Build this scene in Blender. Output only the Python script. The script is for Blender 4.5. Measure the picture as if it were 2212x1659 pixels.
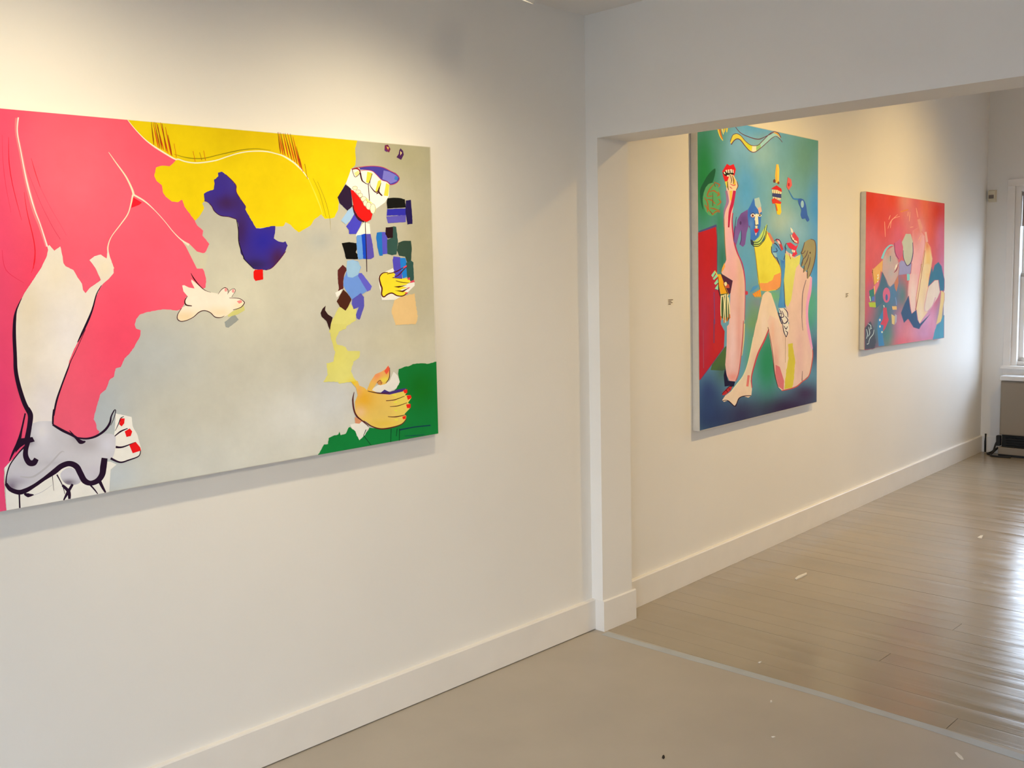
import bpy, bmesh, math, random
from mathutils import Vector, Matrix
from mathutils.geometry import delaunay_2d_cdt

random.seed(7)
for ob in list(bpy.data.objects):
    bpy.data.objects.remove(ob, do_unlink=True)
scene = bpy.context.scene
COL = scene.collection

# ------------------------------------------------------------------ camera
W, H = 2212.0, 1659.0
FPX = 2159.186
YAW, PITCH, ROLL = 0.7711356, -0.1051789, -0.0216981
CAM = Vector((2.665, 0.0, 1.5))
_f0 = Vector((-math.sin(YAW), math.cos(YAW), 0)); _r0 = Vector((math.cos(YAW), math.sin(YAW), 0)); _u0 = Vector((0, 0, 1))
FWD = _f0 * math.cos(PITCH) + _u0 * math.sin(PITCH)
_u = _u0 * math.cos(PITCH) - _f0 * math.sin(PITCH)
RIGHT = _r0 * math.cos(ROLL) + _u * math.sin(ROLL)
UP = _u * math.cos(ROLL) - _r0 * math.sin(ROLL)
cam_data = bpy.data.cameras.new('camera')
cam_data.sensor_width = 36.0
cam_data.lens = FPX / W * 36.0
cam_data.clip_start = 0.05
cam = bpy.data.objects.new('camera', cam_data)
COL.objects.link(cam)
cam.matrix_world = Matrix.Translation(CAM) @ Matrix((RIGHT, UP, -FWD)).transposed().to_4x4()
scene.camera = cam

# ------------------------------------------------------------------ light and exposure
scene.view_settings.view_transform = 'Standard'
scene.view_settings.look = 'None'
scene.view_settings.gamma = 1.0
scene.view_settings.use_curve_mapping = False
scene.view_settings.exposure = 0.0
scene.cycles.use_denoising = True
scene.cycles.max_bounces = 10
scene.cycles.diffuse_bounces = 6
scene.cycles.sample_clamp_indirect = 6.0
SKY = 12.5                     # overcast daylight outside the windows
SPOT_NEAR = 30.0              # warm track spots, near room (W)
SPOT_FAR = 141.0
WARM = (1.0, 0.82, 0.52)
WARM_FAR = (1.0, 0.68, 0.26)
world = bpy.data.worlds.new('overcast_sky')
scene.world = world
world.use_nodes = True
_bg = world.node_tree.nodes['Background']
_bg.inputs[0].default_value = (0.70, 0.81, 1.0, 1)
_bg.inputs[1].default_value = SKY

# ------------------------------------------------------------------ measured layout (metres)
YB, TH = 3.2057, 0.2012           # partition: front face and thickness
JX = 0.0588                       # jamb stub projects this far from the left wall
ZBM = 2.057                       # underside of the header
ZC = 2.545                        # near ceiling
ZCF = 3.12                        # far ceiling
ZBB = 0.133                       # baseboard height
PH = -0.0423524                   # the far room is a little out of square
FN = Vector((math.cos(PH), -math.sin(PH), 0)); FD = Vector((math.sin(PH), math.cos(PH), 0))
FO = Vector((-0.0304, YB + TH, 0))
FM = Matrix.Translation(FO) @ Matrix((FN, FD, Vector((0, 0, 1)))).transposed().to_4x4()   # local: u off the wall, v along it, z up
FMI = FM.inverted()
VC = 5.12                         # far room length along its left wall
NEAR_X1, NEAR_Y0 = 5.2, -2.6
FAR_U1 = 4.7

def ray(px, py):
    return FWD + RIGHT * ((px - W / 2) / FPX) - UP * ((py - H / 2) / FPX)
def hit(px, py, P, n):
    d = ray(px, py)
    return CAM + d * ((P - CAM).dot(n) / d.dot(n))
def hit_far(px, py, v):           # -> (u, z) on the plane v = const of the far room
    q = FMI @ hit(px, py, FO + FD * v, FD)
    return q.x, q.z
def hit_farwall(px, py, off=0.0): # -> (v, z) on the far left wall
    q = FMI @ hit(px, py, FO + FN * off, FN)
    return q.y, q.z
def hit_floor(px, py, z=0.0):
    return hit(px, py, Vector((0, 0, z)), Vector((0, 0, 1)))

# ------------------------------------------------------------------ materials
def lin(c):
    return tuple(((x / 255) / 12.92 if x / 255 <= 0.04045 else ((x / 255 + 0.055) / 1.055) ** 2.4) for x in c)
MATS = {}
def mat(name, rgb, rough=0.6, spec=0.4, noise=0.0, nscale=6.0, bump=0.0, bscale=60.0, metal=0.0, stretch=None):
    if name in MATS: return MATS[name]
    m = bpy.data.materials.new(name); m.use_nodes = True
    nt = m.node_tree; b = nt.nodes['Principled BSDF']
    b.inputs['Base Color'].default_value = (*rgb, 1)
    b.inputs['Roughness'].default_value = rough
    b.inputs['Specular IOR Level'].default_value = spec
    b.inputs['Metallic'].default_value = metal
    if noise or bump:
        tc = nt.nodes.new('ShaderNodeTexCoord'); mp = nt.nodes.new('ShaderNodeMapping')
        if stretch: mp.inputs['Scale'].default_value = stretch
        nt.links.new(tc.outputs['Object'], mp.inputs[0])
    if noise:
        n = nt.nodes.new('ShaderNodeTexNoise'); n.inputs['Scale'].default_value = nscale; n.inputs['Detail'].default_value = 5
        nt.links.new(mp.outputs[0], n.inputs['Vector'])
        r = nt.nodes.new('ShaderNodeMapRange'); r.inputs[1].default_value = 0.3; r.inputs[2].default_value = 0.7
        r.inputs[3].default_value = 1 - noise; r.inputs[4].default_value = 1 + noise
        nt.links.new(n.outputs[0], r.inputs[0])
        mx = nt.nodes.new('ShaderNodeVectorMath'); mx.operation = 'SCALE'; mx.inputs[0].default_value = rgb
        nt.links.new(r.outputs[0], mx.inputs['Scale']); nt.links.new(mx.outputs[0], b.inputs['Base Color'])
    if bump:
        n2 = nt.nodes.new('ShaderNodeTexNoise'); n2.inputs['Scale'].default_value = bscale; n2.inputs['Detail'].default_value = 4
        nt.links.new(mp.outputs[0], n2.inputs['Vector'])
        bp = nt.nodes.new('ShaderNodeBump'); bp.inputs['Strength'].default_value = bump; bp.inputs['Distance'].default_value = 0.002
        nt.links.new(n2.outputs[0], bp.inputs['Height']); nt.links.new(bp.outputs[0], b.inputs['Normal'])
    MATS[name] = m
    return m
def emit(name, rgb, s):
    m = bpy.data.materials.new(name); m.use_nodes = True; nt = m.node_tree
    nt.nodes.remove(nt.nodes['Principled BSDF'])
    e = nt.nodes.new('ShaderNodeEmission'); e.inputs[0].default_value = (*rgb, 1); e.inputs[1].default_value = s
    nt.links.new(e.outputs[0], nt.nodes['Material Output'].inputs[0])
    MATS[name] = m
    return m
WALL = mat('white_wall_paint', (0.80, 0.785, 0.765), 0.65, 0.3, noise=0.015, nscale=2.0, bump=0.12, bscale=90)
CEIL = mat('ceiling_paint', (0.80, 0.78, 0.76), 0.8, 0.2, noise=0.015, nscale=2.0, bump=0.1, bscale=70)
TRIM = mat('trim_paint', (0.80, 0.775, 0.75), 0.38, 0.45, noise=0.02, nscale=8.0, bump=0.06, bscale=30)
FLOORM = mat('floor_paint', (0.405, 0.365, 0.315), 0.42, 0.42, noise=0.05, nscale=3.0, bump=0.10, bscale=14)
def board_material():
    m = bpy.data.materials.new('floor_board_paint'); m.use_nodes = True; nt = m.node_tree; b = nt.nodes['Principled BSDF']
    N = nt.nodes.new; L = nt.links.new
    g = N('ShaderNodeNewGeometry'); oi = N('ShaderNodeObjectInfo')
    mp = N('ShaderNodeMapping'); mp.inputs['Scale'].default_value = (0.35, 9.0, 1.0); L(g.outputs['Position'], mp.inputs[0])
    n1 = N('ShaderNodeTexNoise'); n1.inputs['Scale'].default_value = 2.2; n1.inputs['Detail'].default_value = 3.2; L(mp.outputs[0], n1.inputs['Vector'])
    bp = N('ShaderNodeBump'); bp.inputs['Strength'].default_value = 0.62; bp.inputs['Distance'].default_value = 0.0022
    L(n1.outputs[0], bp.inputs['Height']); L(bp.outputs[0], b.inputs['Normal'])
    n2 = N('ShaderNodeTexNoise'); n2.inputs['Scale'].default_value = 2.6; n2.inputs['Detail'].default_value = 5; L(g.outputs['Position'], n2.inputs['Vector'])
    r = N('ShaderNodeMapRange'); r.inputs[1].default_value = 0.3; r.inputs[2].default_value = 0.7; r.inputs[3].default_value = 0.95; r.inputs[4].default_value = 1.05; L(n2.outputs[0], r.inputs[0])
    r2 = N('ShaderNodeMapRange'); r2.inputs[3].default_value = 0.965; r2.inputs[4].default_value = 1.03; L(oi.outputs['Random'], r2.inputs[0])
    mu = N('ShaderNodeMath'); mu.operation = 'MULTIPLY'; L(r.outputs[0], mu.inputs[0]); L(r2.outputs[0], mu.inputs[1])
    sc = N('ShaderNodeVectorMath'); sc.operation = 'SCALE'; sc.inputs[0].default_value = (0.33, 0.28, 0.212); L(mu.outputs[0], sc.inputs['Scale']); L(sc.outputs[0], b.inputs['Base Color'])
    r3 = N('ShaderNodeMapRange'); r3.inputs[1].default_value = 0.35; r3.inputs[2].default_value = 0.65; r3.inputs[3].default_value = 0.15; r3.inputs[4].default_value = 0.27; L(n1.outputs[0], r3.inputs[0]); L(r3.outputs[0], b.inputs['Roughness'])
    b.inputs['Specular IOR Level'].default_value = 0.6
    MATS['floor_board_paint'] = m
    return m
BOARDM = board_material()
SUBFL = mat('subfloor_dark', (0.05, 0.04, 0.03), 0.9, 0.1)
TAPEM = mat('grey_tape', (0.40, 0.43, 0.46), 0.4, 0.4, noise=0.08, nscale=9.0)
CANVAS = mat('canvas_edge', (0.68, 0.66, 0.62), 0.85, 0.15, noise=0.04, nscale=30, bump=0.2, bscale=400)
BLACK = mat('black_plastic', (0.012, 0.012, 0.013), 0.45, 0.4)
GRILLE = mat('black_grille', (0.010, 0.010, 0.010), 0.6, 0.3)
HEATER = mat('beige_enamel', (0.25, 0.21, 0.165), 0.45, 0.4, noise=0.03, nscale=4)
HEATLID = mat('pale_enamel', (0.66, 0.66, 0.66), 0.35, 0.5)
SENSORM = mat('cream_plastic', (0.66, 0.60, 0.46), 0.45, 0.4)
LENSM = mat('smoky_lens', (0.18, 0.15, 0.14), 0.3, 0.5)
LAMPM = mat('white_lamp_metal', (0.75, 0.74, 0.72), 0.35, 0.5)
BLINDM = mat('grey_blind_fabric', (0.34, 0.30, 0.28), 0.9, 0.1)
PAPER = mat('paper_card', (0.80, 0.77, 0.72), 0.8, 0.2)
INK = mat('grey_ink', (0.10, 0.08, 0.06), 0.8, 0.1)
CHIP = mat('white_paint_chip', (0.72, 0.70, 0.68), 0.6, 0.3)
CRUMB = mat('dark_grit', (0.03, 0.025, 0.02), 0.8, 0.2)
BULB = emit('warm_lamp_glow', (1.0, 0.86, 0.55), 9.0)
def glass_mat():
    m = bpy.data.materials.new('window_glass'); m.use_nodes = True; nt = m.node_tree
    nt.nodes.remove(nt.nodes['Principled BSDF'])
    t = nt.nodes.new('ShaderNodeBsdfTransparent'); t.inputs[0].default_value = (0.93, 0.96, 0.96, 1)
    g = nt.nodes.new('ShaderNodeBsdfGlossy'); g.inputs['Roughness'].default_value = 0.02
    mx = nt.nodes.new('ShaderNodeMixShader'); mx.inputs[0].default_value = 0.06
    nt.links.new(t.outputs[0], mx.inputs[1]); nt.links.new(g.outputs[0], mx.inputs[2])
    nt.links.new(mx.outputs[0], nt.nodes['Material Output'].inputs[0])
    return m
GLASS = glass_mat()

# ------------------------------------------------------------------ mesh helpers
class MB:
    def __init__(self): self.bm = bmesh.new()
    def box(self, a, b, bevel=0.0):
        t = bmesh.new()
        bmesh.ops.create_cube(t, size=1.0)
        for v in t.verts:
            v.co = Vector([(a[i] + b[i]) / 2 + v.co[i] * (b[i] - a[i]) for i in range(3)])
        if bevel:
            bmesh.ops.bevel(t, geom=t.edges[:], offset=bevel, segments=2, affect='EDGES', profile=0.5)
        self._add(t); return self
    def _add(self, t):
        me = bpy.data.meshes.new('tmp'); t.to_mesh(me); t.free()
        self.bm.from_mesh(me); bpy.data.meshes.remove(me)
    def prism(self, quad0, quad1):         # two matching loops joined
        n = len(quad0); t = bmesh.new()
        a = [t.verts.new(p) for p in quad0]; b = [t.verts.new(p) for p in quad1]
        t.faces.new(list(reversed(a))); t.faces.new(b)
        for i in range(n): t.faces.new((a[i], a[(i + 1) % n], b[(i + 1) % n], b[i]))
        bmesh.ops.recalc_face_normals(t, faces=t.faces[:])
        self._add(t); return self
    def tube(self, pts, r, seg=8):
        t = bmesh.new(); rings = []
        pts = [Vector(p) for p in pts]
        for i, p in enumerate(pts):
            d = (pts[min(i + 1, len(pts) - 1)] - pts[max(i - 1, 0)]).normalized()
            s = d.cross(Vector((0, 0, 1)));  s = s if s.length > 1e-3 else Vector((1, 0, 0)); s.normalize()
            q = d.cross(s); rr = r[i] if isinstance(r, (list, tuple)) else r
            rings.append([t.verts.new(p + (s * math.cos(k * 2 * math.pi / seg) + q * math.sin(k * 2 * math.pi / seg)) * rr) for k in range(seg)])
        for A, B in zip(rings, rings[1:]):
            for k in range(seg): t.faces.new((A[k], A[(k + 1) % seg], B[(k + 1) % seg], B[k]))
        t.faces.new(rings[0]); t.faces.new(rings[-1])
        bmesh.ops.recalc_face_normals(t, faces=t.faces[:])
        self._add(t); return self
    def build(self, name, m, parent=None, mw=None, smooth=False):
        me = bpy.data.meshes.new(name); self.bm.to_mesh(me); self.bm.free()
        me.materials.append(m)
        if smooth:
            for p in me.polygons: p.use_smooth = True
        o = bpy.data.objects.new(name, me); COL.objects.link(o)
        if parent is not None: o.parent = parent
        elif mw is not None: o.matrix_world = mw
        return o
def empty(name, mw):
    o = bpy.data.objects.new(name, None); COL.objects.link(o)
    o.empty_display_size = 0.1; o.matrix_world = mw
    return o
def tag(o, label, cat, group=None):
    o['label'] = label; o['category'] = cat
    if group: o['group'] = group
    return o
def struct(o, label=None):
    o['kind'] = 'structure'
    if label: o['label'] = label
    return o
def T(x, y, z): return Matrix.Translation((x, y, z))

# ------------------------------------------------------------------ near room shell
wl = struct(MB().box((-0.16, NEAR_Y0, 0), (0, YB + 0.001, ZC)).build('wall_left', WALL), 'white left wall holding the large pink and yellow painting')
struct(MB().box((-0.16, NEAR_Y0, ZC), (NEAR_X1 + 0.15, YB + TH, ZC + 0.12)).build('ceiling_near', CEIL), 'white ceiling above the near gallery room')
def wall_with_windows(name, mw, length, z1, thick, wins, label):
    # local: x along the wall, y from 0 (room face) to thick (outside), z up
    m = MB(); x = 0.0
    for (a, b, z0w, z1w) in wins:
        m.box((x, 0, 0), (a, thick, z1)); m.box((a, 0, 0), (b, thick, z0w)); m.box((a, 0, z1w), (b, thick, z1)); x = b
    m.box((x, 0, 0), (length, thick, z1))
    return struct(m.build(name, WALL, mw=mw), label)
def frame_matrix(origin, ax, ay):
    ax = Vector(ax).normalized(); ay = Vector(ay).normalized(); az = ax.cross(ay)
    return Matrix.Translation(origin) @ Matrix((ax, ay, az)).transposed().to_4x4()

WIN_N = [0]
def window(mw, a, b, z0, z1, thick, label, cas=0.055, blind=0.0):
    """double-hung sash window in an opening a..b, z0..z1 of a wall in local frame mw"""
    WIN_N[0] += 1
    e = empty('window_%d' % WIN_N[0], mw @ T(a, 0, z0)); struct(e, label)
    w, h = b - a, z1 - z0
    m = MB()
    m.box((-cas, -0.018, -0.01), (0.0, 0.0, h + cas), 0.003); m.box((w, -0.018, -0.01), (w + cas, 0.0, h + cas), 0.003)
    m.box((-cas, -0.020, h), (w + cas, 0.0, h + cas), 0.003)
    m.build('casing', TRIM, e)
    m = MB(); j = 0.042
    m.box((0, 0.0, 0), (j, thick, h), 0.002); m.box((w - j, 0.0, 0), (w, thick, h), 0.002); m.box((j, 0.0, h - j), (w - j, thick, h), 0.002); m.box((j, 0.02, 0), (w - j, thick, 0.03), 0.002)
    m.build('jamb_liner', TRIM, e)
    MB().box((-cas - 0.012, -0.045, -0.028), (w + cas + 0.012, 0.03, 0.0), 0.006).build('window_sill', TRIM, e)
    MB().box((-cas, -0.016, -0.118), (w + cas, 0.0, -0.028), 0.003).build('apron', TRIM, e)
    for k, (za, zb, yo) in enumerate(((0.03, h * 0.52, 0.055), (h * 0.48, h - j, 0.085))):
        s = MB(); r = 0.035
        s.box((j, yo, za), (j + r, yo + 0.028, zb), 0.002); s.box((w - j - r, yo, za), (w - j, yo + 0.028, zb), 0.002)
        s.box((j, yo, za), (w - j, yo + 0.028, za + r), 0.002); s.box((j, yo, zb - r), (w - j, yo + 0.028, zb), 0.002)
        so = s.build('sash', TRIM, e)
        MB().box((j + r, yo + 0.012, za + r), (w - j - r, yo + 0.016, zb - r)).build('pane', GLASS, so)
    if blind:
        bo = MB().box((j + 0.004, 0.03, h - j - blind), (w - j - 0.004, 0.034, h - j - 0.01)).build('roller_blind', BLINDM, e)
        MB().box((j + 0.004, 0.026, h - j - blind - 0.012), (w - j - 0.004, 0.038, h - j - blind), 0.003).build('hem_bar', BLINDM, bo)
        MB().tube([(j + 0.004, 0.035, h - j - 0.02), (w - j - 0.004, 0.035, h - j - 0.02)], 0.016, 10).build('blind_roll', BLINDM, bo)
    # daylight portal in the opening: guides sampling of the sky, gives no light itself
    ld = bpy.data.lights.new('daylight_portal', 'AREA'); ld.shape = 'RECTANGLE'; ld.size = w; ld.size_y = h
    ld.cycles.is_portal = True
    lo = bpy.data.objects.new('daylight_portal', ld); COL.objects.link(lo)
    lo.matrix_world = mw @ T((a + b) / 2, thick + 0.03, (z0 + z1) / 2) @ Matrix.Rotation(math.pi / 2, 4, 'X').inverted()
    return e

# wall behind the camera (two windows) and the right-hand wall of the near room
MWB = frame_matrix((NEAR_X1, NEAR_Y0, 0), (-1, 0, 0), (0, -1, 0))
NB = [(0.7, 2.3, 0.14, 1.9), (2.9, 4.7, 0.14, 1.9)]
wall_with_windows('wall_behind', MWB, NEAR_X1 + 0.16, ZC, 0.16, NB, 'white wall behind the viewpoint with two windows')
for a, b, z0, z1 in NB: window(MWB, a, b, z0, z1, 0.16, 'white sash window in the wall behind the viewpoint')
MWR = frame_matrix((NEAR_X1, YB + TH, 0), (0, -1, 0), (1, 0, 0))
wall_with_windows('wall_right', MWR, YB + TH - NEAR_Y0 + 0.16, ZC, 0.15, [], 'white right wall of the near room')

# partition: header over the wide opening, jamb stubs both sides
PX1 = 4.35
m = MB()
m.box((-0.10, YB, ZBM), (NEAR_X1, YB + TH, ZCF + 0.02)); m.box((-0.10, YB, 0), (JX, YB + TH, ZBM)); m.box((PX1, YB, 0), (NEAR_X1, YB + TH, ZBM))
struct(m.build('wall_partition', WALL), 'white dropped header and jamb between the two rooms')

# ------------------------------------------------------------------ far room shell
struct(MB().box((-0.16, -0.06, 0), (0, VC + 0.15, ZCF)).build('wall_far_left', WALL, mw=FM), 'white far-room left wall with the tall and the red paintings')
struct(MB().box((-0.3, -0.3, ZCF), (FAR_U1 + 0.5, VC + 0.15, ZCF + 0.1)).build('ceiling_far', CEIL, mw=FM), 'white ceiling of the far room')
u_cas, z_top = hit_far(2179, 388, VC); _, z_sill = hit_far(2178, 789, VC)
CASW = 0.055
WA = u_cas + CASW; WZ0 = z_sill + 0.0; WZ1 = z_top - CASW
MWK = FM @ frame_matrix((-0.16, VC, 0), (1, 0, 0), (0, 1, 0))
KW = [(WA + 0.16, WA + 0.16 + 0.98, WZ0, WZ1), (WA + 0.16 + 1.9, WA + 0.16 + 2.88, WZ0, WZ1)]
wall_with_windows('wall_back', MWK, FAR_U1 + 0.3, ZCF, 0.15, KW, 'white end wall with sash window and heater')
window(MWK, *KW[0], 0.15, 'white sash window with grey roller blind above the heater', CASW, 0.26)
window(MWK, *KW[1], 0.15, 'second white sash window in the end wall', CASW, 0.26)
MWF = FM @ frame_matrix((FAR_U1, VC, 0), (0, -1, 0), (1, 0, 0))
RW = []
wall_with_windows('wall_far_right', MWF, VC + 0.35, ZCF, 0.15, RW, 'white right wall of the far room')
for a, b, z0, z1 in RW: window(MWF, a, b, z0, z1, 0.15, 'white sash window in the right wall of the far room')

# ------------------------------------------------------------------ floor
fl = struct(MB().box((-0.16, NEAR_Y0 - 0.1, -0.08), (NEAR_X1 + 0.1, YB + 0.02, 0)).build('floor', FLOORM), 'beige painted floor, smooth near and boarded in the far room')
MB().box((-0.6, YB + 0.02, -0.08), (NEAR_X1 + 0.1, YB + TH + VC + 0.3, -0.024)).build('subfloor', SUBFL, fl)
bw = 0.104; yv = YB + 0.0215; k = 0
board_meshes = []
for q in range(5):
    t = bmesh.new()
    n = 6; prof = []
    amp = random.uniform(0.0002, 0.0007) * random.choice((1, 1, -1))
    for i in range(n + 1):
        f = i / n
        prof.append((0.0003 + f * (bw - 0.0006), amp * (1 - (2 * f - 1) ** 2)))
    top = [[t.verts.new((x, a, z)) for a, z in prof] for x in (0.0, 1.0)]
    bot = [[t.verts.new((x, prof[0][0], -0.022)), t.verts.new((x, prof[-1][0], -0.022))] for x in (0.0, 1.0)]
    for i in range(n): t.faces.new((top[0][i], top[1][i], top[1][i + 1], top[0][i + 1]))
    t.faces.new((bot[0][0], bot[1][0], top[1][0], top[0][0])); t.faces.new((top[0][-1], top[1][-1], bot[1][1], bot[0][1]))
    t.faces.new((bot[0][1], bot[1][1], bot[1][0], bot[0][0]))
    t.faces.new(top[0] + [bot[0][1], bot[0][0]]); t.faces.new(top[1] + [bot[1][1], bot[1][0]])
    bmesh.ops.recalc_face_normals(t, faces=t.faces[:])
    me = bpy.data.meshes.new('floor_board'); t.to_mesh(me); t.free(); me.materials.append(BOARDM)
    board_meshes.append(me)
while yv < YB + TH + VC + 0.12:
    x0 = -0.42; x1 = 5.15
    cut = random.uniform(0.9, 3.6)
    for (a, b) in ((x0, cut - 0.0008), (cut + 0.0008, x1)):
        o = bpy.data.objects.new('floor_board', random.choice(board_meshes)); COL.objects.link(o)
        o.parent = fl; o.location = (a, yv, random.uniform(-0.0002, 0.0002) - 0.0004); o.scale = (b - a, 1, 1)
        o.rotation_euler = (random.gauss(0, 0.0022), 0, 0)
    yv += bw; k += 1

PAVE = mat('grey_paving', (0.20, 0.20, 0.19), 0.9, 0.2, noise=0.1, nscale=1.0)
struct(MB().box((-40, -40, -0.5), (40, 45, -0.3)).build('ground', PAVE), 'grey paved ground outside the windows')

# ------------------------------------------------------------------ baseboards
def bb(name, origin, along, into, length, label, z0=0.0, t=0.02):
    a = Vector(along).normalized(); i = Vector(into).normalized(); O = Vector(origin)
    prof = [(0, z0), (t, z0), (t, ZBB - 0.004), (t - 0.003, ZBB), (0, ZBB)]
    L0 = [O + i * p + Vector((0, 0, q)) for p, q in prof]; L1 = [v + a * length for v in L0]
    return struct(MB().prism(L0, L1).build(name, TRIM), label)
bb('baseboard_left', (0, NEAR_Y0, 0), (0, 1, 0), (1, 0, 0), YB - NEAR_Y0, 'white baseboard under the large pink and yellow painting', z0=0.004)
o = bb('baseboard_jamb', (JX, YB - 0.003, 0), (0, 1, 0), (1, 0, 0), TH + 0.024, 'short white baseboard block around the jamb', t=0.008)
MB().box((-0.02, YB - 0.003, 0.0), (JX - 0.0002, YB + 0.0, ZBB - 0.0005)).build('front_block', TRIM, o)
bb('baseboard_far_left', FO - FD * 0.01, FD, FN, VC + 0.01, 'white baseboard under the tall and the red paintings')
bb('baseboard_back', FO + FD * VC + FN * 0.02, FN, -FD, FAR_U1 - 0.04, 'white baseboard along the end wall')

# ------------------------------------------------------------------ tape on the threshold
def strip_mesh(pts, half, z):
    vs, fs = [], []
    for i, p in enumerate(pts):
        d = (pts[min(i + 1, len(pts) - 1)] - pts[max(i - 1, 0)]); d.z = 0; d.normalize()
        s = Vector((-d.y, d.x, 0)) * half * random.uniform(0.93, 1.07)
        vs += [p + s + Vector((0, 0, z)), p - s + Vector((0, 0, z))]
    t = MB()
    V = [t.bm.verts.new(v) for v in vs]; B = [t.bm.verts.new((v.x, v.y, 0.0002)) for v in vs]
    for i in range(len(pts) - 1):
        a, b, c, d = V[2 * i], V[2 * i + 1], V[2 * i + 3], V[2 * i + 2]
        t.bm.faces.new((a, b, c, d))
        t.bm.faces.new((a, d, B[2 * i + 2], B[2 * i])); t.bm.faces.new((b, B[2 * i + 1], B[2 * i + 3], c))
    bmesh.ops.recalc_face_normals(t.bm, faces=t.bm.faces[:])
    return t
tp = [hit_floor(x, y) for x, y in ((1306, 1368), (1340, 1378), (1372, 1387.5), (1459, 1412), (1546, 1436), (1620, 1457), (1769, 1499), (1996, 1568), (2212, 1638))]
tp[0].y = max(tp[0].y, 0)
d_ = (tp[-1] - tp[-3]).normalized()
tp += [tp[-1] + d_ * 0.8, tp[-1] + d_ * 2.4]
o = strip_mesh(tp, 0.021, 0.0009).build('floor_tape', TAPEM)
tag(o, 'grey-blue tape strip across the floor between the two rooms', 'tape')

# ------------------------------------------------------------------ track lights
def track_spot(name, head, aim, power, label, group, cone=2.75, blend=1.0, rail_z=None, col=WARM, radius=0.035):
    head = Vector(head); d = (Vector(aim) - head).normalized()
    e = empty(name, Matrix.Translation((head.x, head.y, rail_z)))
    tag(e, label, 'spotlight', group)
    L = head - Vector((head.x, head.y, rail_z))        # lens centre, local
    MB().box((-0.035, -0.018, -0.03), (0.035, 0.018, 0.0), 0.004).build('adapter', LAMPM, e)
    back = L - d * 0.11
    MB().tube([(0, 0, -0.03), (0, 0, (back.z) + 0.02), back], 0.008, 8).build('stem', LAMPM, e)
    c = MB(); seg = 24
    q = d.to_track_quat('Z', 'Y').to_matrix()
    prof = [(0.012, -0.125), (0.034, -0.115), (0.042, -0.06), (0.050, 0.0), (0.050, 0.004), (0.046, 0.004), (0.042, -0.006)]
    rings = [[c.bm.verts.new(L + q @ Vector((r * math.cos(2 * math.pi * k / seg), r * math.sin(2 * math.pi * k / seg), z))) for k in range(seg)] for r, z in prof]
    for A, B in zip(rings, rings[1:]):
        for k in range(seg): c.bm.faces.new((A[k], A[(k + 1) % seg], B[(k + 1) % seg], B[k]))
    c.bm.faces.new(list(reversed(rings[0])))
    can = c.build('lamp_can', LAMPM, e, smooth=True)
    g = MB(); cv = g.bm.verts.new(L + d * 0.004)
    rr = [g.bm.verts.new(L + q @ Vector((0.043 * math.cos(2 * math.pi * k / seg), 0.043 * math.sin(2 * math.pi * k / seg), -0.004))) for k in range(seg)]
    for k in range(seg): g.bm.faces.new((cv, rr[k], rr[(k + 1) % seg]))
    g.build('bulb', BULB, can)
    ld = bpy.data.lights.new('spot_beam', 'SPOT'); ld.energy = power; ld.color = col
    ld.spot_size = cone; ld.spot_blend = blend; ld.shadow_soft_size = radius
    lo = bpy.data.objects.new('spot_beam', ld); COL.objects.link(lo)
    lo.parent = e; lo.matrix_parent_inverse = Matrix.Identity(4)
    lo.location = L + d * 0.012; lo.rotation_euler = (-d).to_track_quat('Z', 'Y').to_euler()
    return e
RZ = ZC - 0.022
TX = 0.72
o = MB().box((TX - 0.018, -0.6, ZC - 0.022), (TX + 0.018, 2.9, ZC - 0.0005), 0.003).build('track_rail', LAMPM)
tag(o, 'white track rail on the ceiling above the pink painting', 'light rail')
# the rim of this lamp just shows at the top edge of the picture
hd = CAM + ray(1118, -8.5) * ((TX - 0.03 - CAM.x) / ray(1118, -8.5).x)
track_spot('track_spotlight', hd, hd + Vector((-0.46, -0.12, -1.0)), SPOT_NEAR * 1.05, 'white track spotlight whose glowing rim shows at the top edge', 'track spotlights', rail_z=RZ)
track_spot('track_spotlight', (TX - 0.03, 1.0, hd.z), (TX - 0.55, 0.95, hd.z - 1.0), SPOT_NEAR * 1.1, 'white track spotlight above the left half of the pink painting', 'track spotlights', rail_z=RZ)
o = MB().box((2.982, -1.6, ZC - 0.022), (3.018, 2.2, ZC - 0.0005), 0.003).build('track_rail', LAMPM)  # rail added out of view to carry the warm fill spots
tag(o, 'added unseen track rail along the middle of the near ceiling for fill spots', 'light rail')
track_spot('track_spotlight', (3.0, 0.9, 2.33), (0.0, 2.6, 0.35), SPOT_NEAR * 3.0, 'added unseen fill spotlight in mid ceiling turned towards the jamb', 'track spotlights', rail_z=RZ, cone=1.28, radius=0.07)  # extra unseen lamp, added as warm fill on wall, jamb and header
track_spot('track_spotlight', (3.0, -0.8, 2.33), (5.2, -0.8, 1.2), SPOT_NEAR * 3.6, 'added unseen fill spotlight in mid ceiling turned to the right wall', 'track spotlights', rail_z=RZ, cone=2.3)  # extra unseen lamp, added for warm bounce off the right wall
RZF = ZCF - 0.022
FU = 1.5
o = MB().box((FU - 0.018, 0.4, ZCF - 0.022), (FU + 0.018, 4.6, ZCF - 0.0005), 0.003).build('track_rail', LAMPM, mw=FM)
tag(o, 'white track rail on the far-room ceiling facing the paintings', 'light rail')
o = MB().box((3.182, 0.4, ZCF - 0.022), (3.218, 4.6, ZCF - 0.0005), 0.003).build('track_rail', LAMPM, mw=FM)  # second rail added out of view for the far-room fill
tag(o, 'added unseen track rail on the far-room ceiling for fill spots nearer the right wall', 'light rail')
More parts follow.
